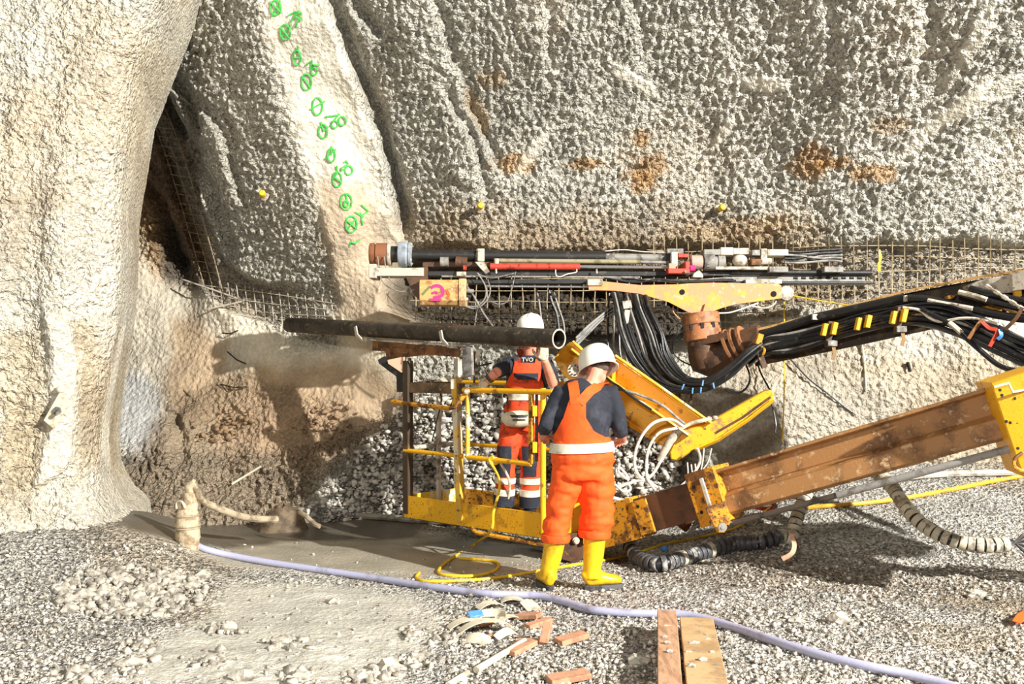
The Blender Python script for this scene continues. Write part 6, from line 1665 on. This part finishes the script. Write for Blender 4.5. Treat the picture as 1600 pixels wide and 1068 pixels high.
def shell(px, py, L, r, arc, ang, m, label, up=0.0, flip=False, twist=0.0, w0=-0.5):
    c = G(px, py, up); n = 12; vs = []; fs = []
    for side in (0, 1):
        for i in range(n + 1):
            w = arc * (i / n + w0)
            for s in (-0.5, 0.5):
                rr = r - 0.005 * side
                p = Vector((math.sin(w) * rr, s * L * (1 - 0.35 * abs(i / n - 0.5)), math.cos(w) * rr - r * math.cos(arc / 2)))
                if flip: p = Vector((p.x, p.z, p.y + L / 2))
                vs.append(Matrix.Rotation(ang, 3, 'Z') @ (Matrix.Rotation(twist, 3, 'X') @ p) + c + Vector((0, 0, 0.012)))
    m_ = (n + 1) * 2
    for i in range(n):
        a = i * 2
        fs += [(a, a + 1, a + 3, a + 2), (m_ + a + 2, m_ + a + 3, m_ + a + 1, m_ + a), (a, a + 2, m_ + a + 2, m_ + a), (a + 1, m_ + a + 1, m_ + a + 3, a + 3)]
    fs += [(0, m_, m_ + 1, 1), (2 * n, 2 * n + 1, m_ + 2 * n + 1, m_ + 2 * n)]
    return MB().add(vs, fs).solo('sheath_piece', m, label, 'scrap')
shell(766, 950, 0.09, 0.16, 1.3, 0.5, SHELL, 'curved pale sheath piece left of the hose bend, arching up to the hose')
shell(800, 941, 0.11, 0.14, 1.2, 0.05, SHELL, 'curved pale sheath piece touching the lavender hose from below')
shell(830, 949, 0.15, 0.13, 0.9, 0.5, SHELL, 'broad pale sheath flake between the hose and the wood blocks', twist=0.3)
shell(768, 970, 0.05, 0.10, 2.6, 0.2, SHELL, 'ring-shaped sheath piece standing on edge', flip=True)
shell(735, 980, 0.10, 0.24, 1.3, 0.35, SHELL, 'long pale sheath piece under the blue label')
shell(760, 990, 0.09, 0.28, 1.3, 0.3, SHELL, 'long pale sheath piece in front of the blue label', up=0.02)
shell(745, 1004, 0.10, 0.14, 1.2, -0.3, SHELL, 'dark-edged sheath piece lowest of the pale heap', twist=0.4)
shell(790, 994, 0.06, 0.16, 1.2, 0.9, SHELL, 'thin upturned sheath piece right of the pale heap', twist=0.5)
shell(796, 968, 0.07, 0.14, 1.0, 0.5, SHELL, 'pointed sheath piece between the ring and the wood blocks')
bl = G(743, 977, 0.075)
MB().box(bl, (0.10, 0.05, 0.012), Matrix.Rotation(0.5, 3, 'Z') @ Matrix.Rotation(0.6, 3, 'X')).solo('blue_label', BLUE, 'light blue plastic tag on the pale sheath pieces', 'tag', bevel=0.003)
a, b = G(744, 1052, 0.02), G(820, 1008, 0.03)
MB().tube([a, b], [0.020, 0.017], 8).solo('pale_stick', SHELL, 'long pale stick pointing at the wood scraps', 'stick')
a, b = G(700, 1076, 0.02), G(731, 1056, 0.02)
MB().tube([a, b], [0.018, 0.016], 8).solo('pale_stick', SHELL, 'short pale stick at the bottom edge of the gravel', 'stick')
MB().ribbon([G(1588, 980, 0.03), G(1596, 974, 0.05), G(1612, 962, 0.04)], 0.05, (0, -0.4, 1), 0.006).solo('orange_scrap', ORG, 'orange scrap on the gravel at the right edge', 'scrap')
for (a, b, lb_) in (((437 - 82, 549), (384, 568), 'dark bent wire stuck in the pale mud slope'), ((345, 600), (385, 604), 'dark wire lying on the brown mud slope'), ((347, 520), (372, 516), 'thin dark wire below the left mesh')):
    MB().tube([W(*a, off=0.05), W((a[0] + b[0]) / 2, (a[1] + b[1]) / 2 + 3, off=0.06), W(*b, off=0.05)], 0.008, 6).solo('wire', BLACKS, lb_, 'wire')
MB().tube(cr([W(362, 756, off=0.06), W(385, 742, off=0.06), W(408, 728, off=0.06)], 3), 0.012, 6).solo('pale_root', SHELL, 'pale bent rod on the brown slope above the muddy hose', 'rod')

# clods one by one, then the finer rubble as stuff
_ico = bmesh.new(); bmesh.ops.create_icosphere(_ico, subdivisions=1, radius=1.0)
ICO_V = np.array([v.co[:] for v in _ico.verts]); ICO_F = np.array([[v.index for v in f.verts] for f in _ico.faces]); _ico.free()
_ico = bmesh.new(); bmesh.ops.create_icosphere(_ico, subdivisions=2, radius=1.0)
ICO2_V = [v.co.copy() for v in _ico.verts]; ICO2_F = [tuple(v.index for v in f.verts) for f in _ico.faces]; _ico.free()
def clod(px, py, r, label, m=ROCK):
    c = G(px, py, r * 0.35); s = random.random() * 50
    vs = [c + Vector((v.x * r * 1.25, v.y * r, v.z * r * 0.75)) * (1 + 0.60 * mnoise.noise(v * 1.6 + Vector((s, 0, 0))) + 0.30 * mnoise.noise(v * 4 + Vector((0, s, 0))) + random.uniform(-0.16, 0.16)) for v in ICO2_V]
    MB().add(vs, ICO2_F).solo('clod', m, label, 'clod', sharp=25)
clod(1312, 972, 0.055, 'dark clod alone on the open gravel right of the lavender hose')
clod(1526, 932, 0.05, 'clod on the shaded gravel far right of the hose')
clod(520, 942, 0.035, 'small pale clod on the smooth grey mud')
clod(1245, 972, 0.035, 'small clod on the gravel above the hose bend')
clod(1000, 1038, 0.05, 'clod in the shade left of the narrow reddish board')
for k, (x, y, r) in enumerate([(128, 935, 0.06), (160, 925, 0.05), (196, 912, 0.05), (232, 925, 0.06), (262, 905, 0.045), (300, 918, 0.05), (180, 950, 0.05), (225, 948, 0.055), (110, 955, 0.045), (280, 940, 0.05), (148, 900, 0.04), (315, 900, 0.045), (245, 965, 0.04), (95, 925, 0.045)]):
    c = clod(x, y, r, 'grey clod in the lumpy patch before the cream tunnel corner')
for o in [o for o in bpy.data.objects if o.get('label') == 'grey clod in the lumpy patch before the cream tunnel corner']: o['group'] = 'clods before the tunnel corner'
for k, (x, y, r) in enumerate([(205, 1040, 0.05), (225, 1010, 0.045), (330, 1035, 0.04), (440, 1005, 0.045), (470, 1060, 0.04), (610, 1045, 0.05), (650, 1030, 0.04), (565, 1062, 0.045), (120, 1055, 0.045), (380, 1060, 0.05)]):
    clod(x, y, r, 'grey clod at the bottom edge in front of the smooth mud')
for o in [o for o in bpy.data.objects if o.get('label') == 'grey clod at the bottom edge in front of the smooth mud']: o['group'] = 'clods at the bottom edge'
def rubble(name, pts, rmin, rmax, m, label, cat='rubble'):
    n = len(pts); k = len(ICO_V)
    ang = RNG.uniform(0, 2 * math.pi, n); rad = rmin + (rmax - rmin) * RNG.random(n) ** 2.2
    V = np.repeat(ICO_V[None], n, 0) * (1 + RNG.uniform(-0.5, 0.4, (n, k, 1))) * RNG.uniform(0.55, 1.25, (n, 1, 3))
    V[..., 2] *= 0.8
    c, s = np.cos(ang)[:, None], np.sin(ang)[:, None]
    x, y = V[..., 0] * c - V[..., 1] * s, V[..., 0] * s + V[..., 1] * c
    V = np.stack([x, y, V[..., 2]], -1) * rad[:, None, None] + np.array(pts)[:, None, :]
    Fc = (ICO_F[None] + (np.arange(n) * k)[:, None, None]).reshape(-1, 3)
    me = bpy.data.meshes.new(name)
    me.vertices.add(n * k); me.vertices.foreach_set('co', V.astype(np.float32).ravel())
    me.loops.add(Fc.size); me.polygons.add(len(Fc))
    me.loops.foreach_set('vertex_index', Fc.ravel().astype(np.int32)); me.polygons.foreach_set('loop_start', (np.arange(len(Fc)) * 3).astype(np.int32)); me.polygons.foreach_set('loop_total', np.full(len(Fc), 3, np.int32))
    me.update(calc_edges=True)
    o = bpy.data.objects.new(name, me); COL.objects.link(o); me.materials.append(m)
    return tag(o, label, cat, kind='stuff')
pts = []
while len(pts) < 6500:
    x, y = random.uniform(470, 1060), random.uniform(610, 822)
    edge = np.interp(x, [470, 540, 600, 650, 800, 1060], [800, 730, 660, 615, 600, 640])
    if y < edge + random.uniform(-10, 60) * (random.random() < 0.8): continue
    pts.append(WS(x, y, off=random.uniform(-0.02, 0.05))[:])
rubble('rubble', pts, 0.013, 0.052, metal('broken_rock', (212, 206, 194), (120, 114, 106), 9, 0.45, 0.62, rough=0.9), 'broken grey rock piled against the wall behind the basket')
pts = []
while len(pts) < 9000:
    x, y = random.uniform(-20, 1620), random.uniform(846, 1075)
    if random.random() > ((y - 700) / 370.0) ** 1.0: continue
    p = G(x, y, 0.004)
    q = float(fbm(np.array([p.x * 1.2]), np.array([p.y * 1.2]), 3, 71)[0])
    smooth_mud = (230 < x < 690 and 915 < y) or (300 < x < 840 and y < 905)
    if smooth_mud and random.random() < 0.93: continue
    if q < -0.35: continue
    pts.append(p[:])
rubble('gravel', pts, 0.006, 0.022, metal('gravel_stone', (222, 214, 198), (120, 112, 100), 24, 0.42, 0.56, rough=0.9), 'loose gravel strewn over the tunnel ground', 'gravel')
pts = []
for k in range(700):
    a, r = random.uniform(0, 2 * math.pi), random.random() ** 0.6
    pts.append(G(205 + 125 * r * math.cos(a), 928 + 42 * r * math.sin(a), 0.015)[:])
for k in range(420):
    c = random.choice([(205, 1040), (225, 1012), (330, 1035), (440, 1005), (470, 1060), (610, 1045), (650, 1030), (120, 1055), (640, 990), (700, 1000), (345, 985), (560, 1060)])
    pts.append(G(c[0] + random.gauss(0, 16), c[1] + random.gauss(0, 6), 0.008)[:])
rubble('crumbs', pts, 0.012, 0.045, ROCK, 'grey earth crumbs in front of the tunnel corner', 'crumbs')
pts = []
for k in range(70):
    x, y = random.choice([(350, 670), (370, 655), (330, 680)]); pts.append(WS(x + random.gauss(0, 16), y + random.gauss(0, 9), off=0.03)[:])
for k in range(60): pts.append(WS(510 + random.gauss(0, 22), 660 + random.gauss(0, 16), off=0.03)[:])
rubble('debris', pts, 0.015, 0.05, metal('brown_clod', (150, 124, 94), (108, 86, 62), 14, 0.45, 0.6, rough=0.95), 'crumbling earth clods sticking out of the brown slope', 'debris')
bpy.context.view_layer.update()
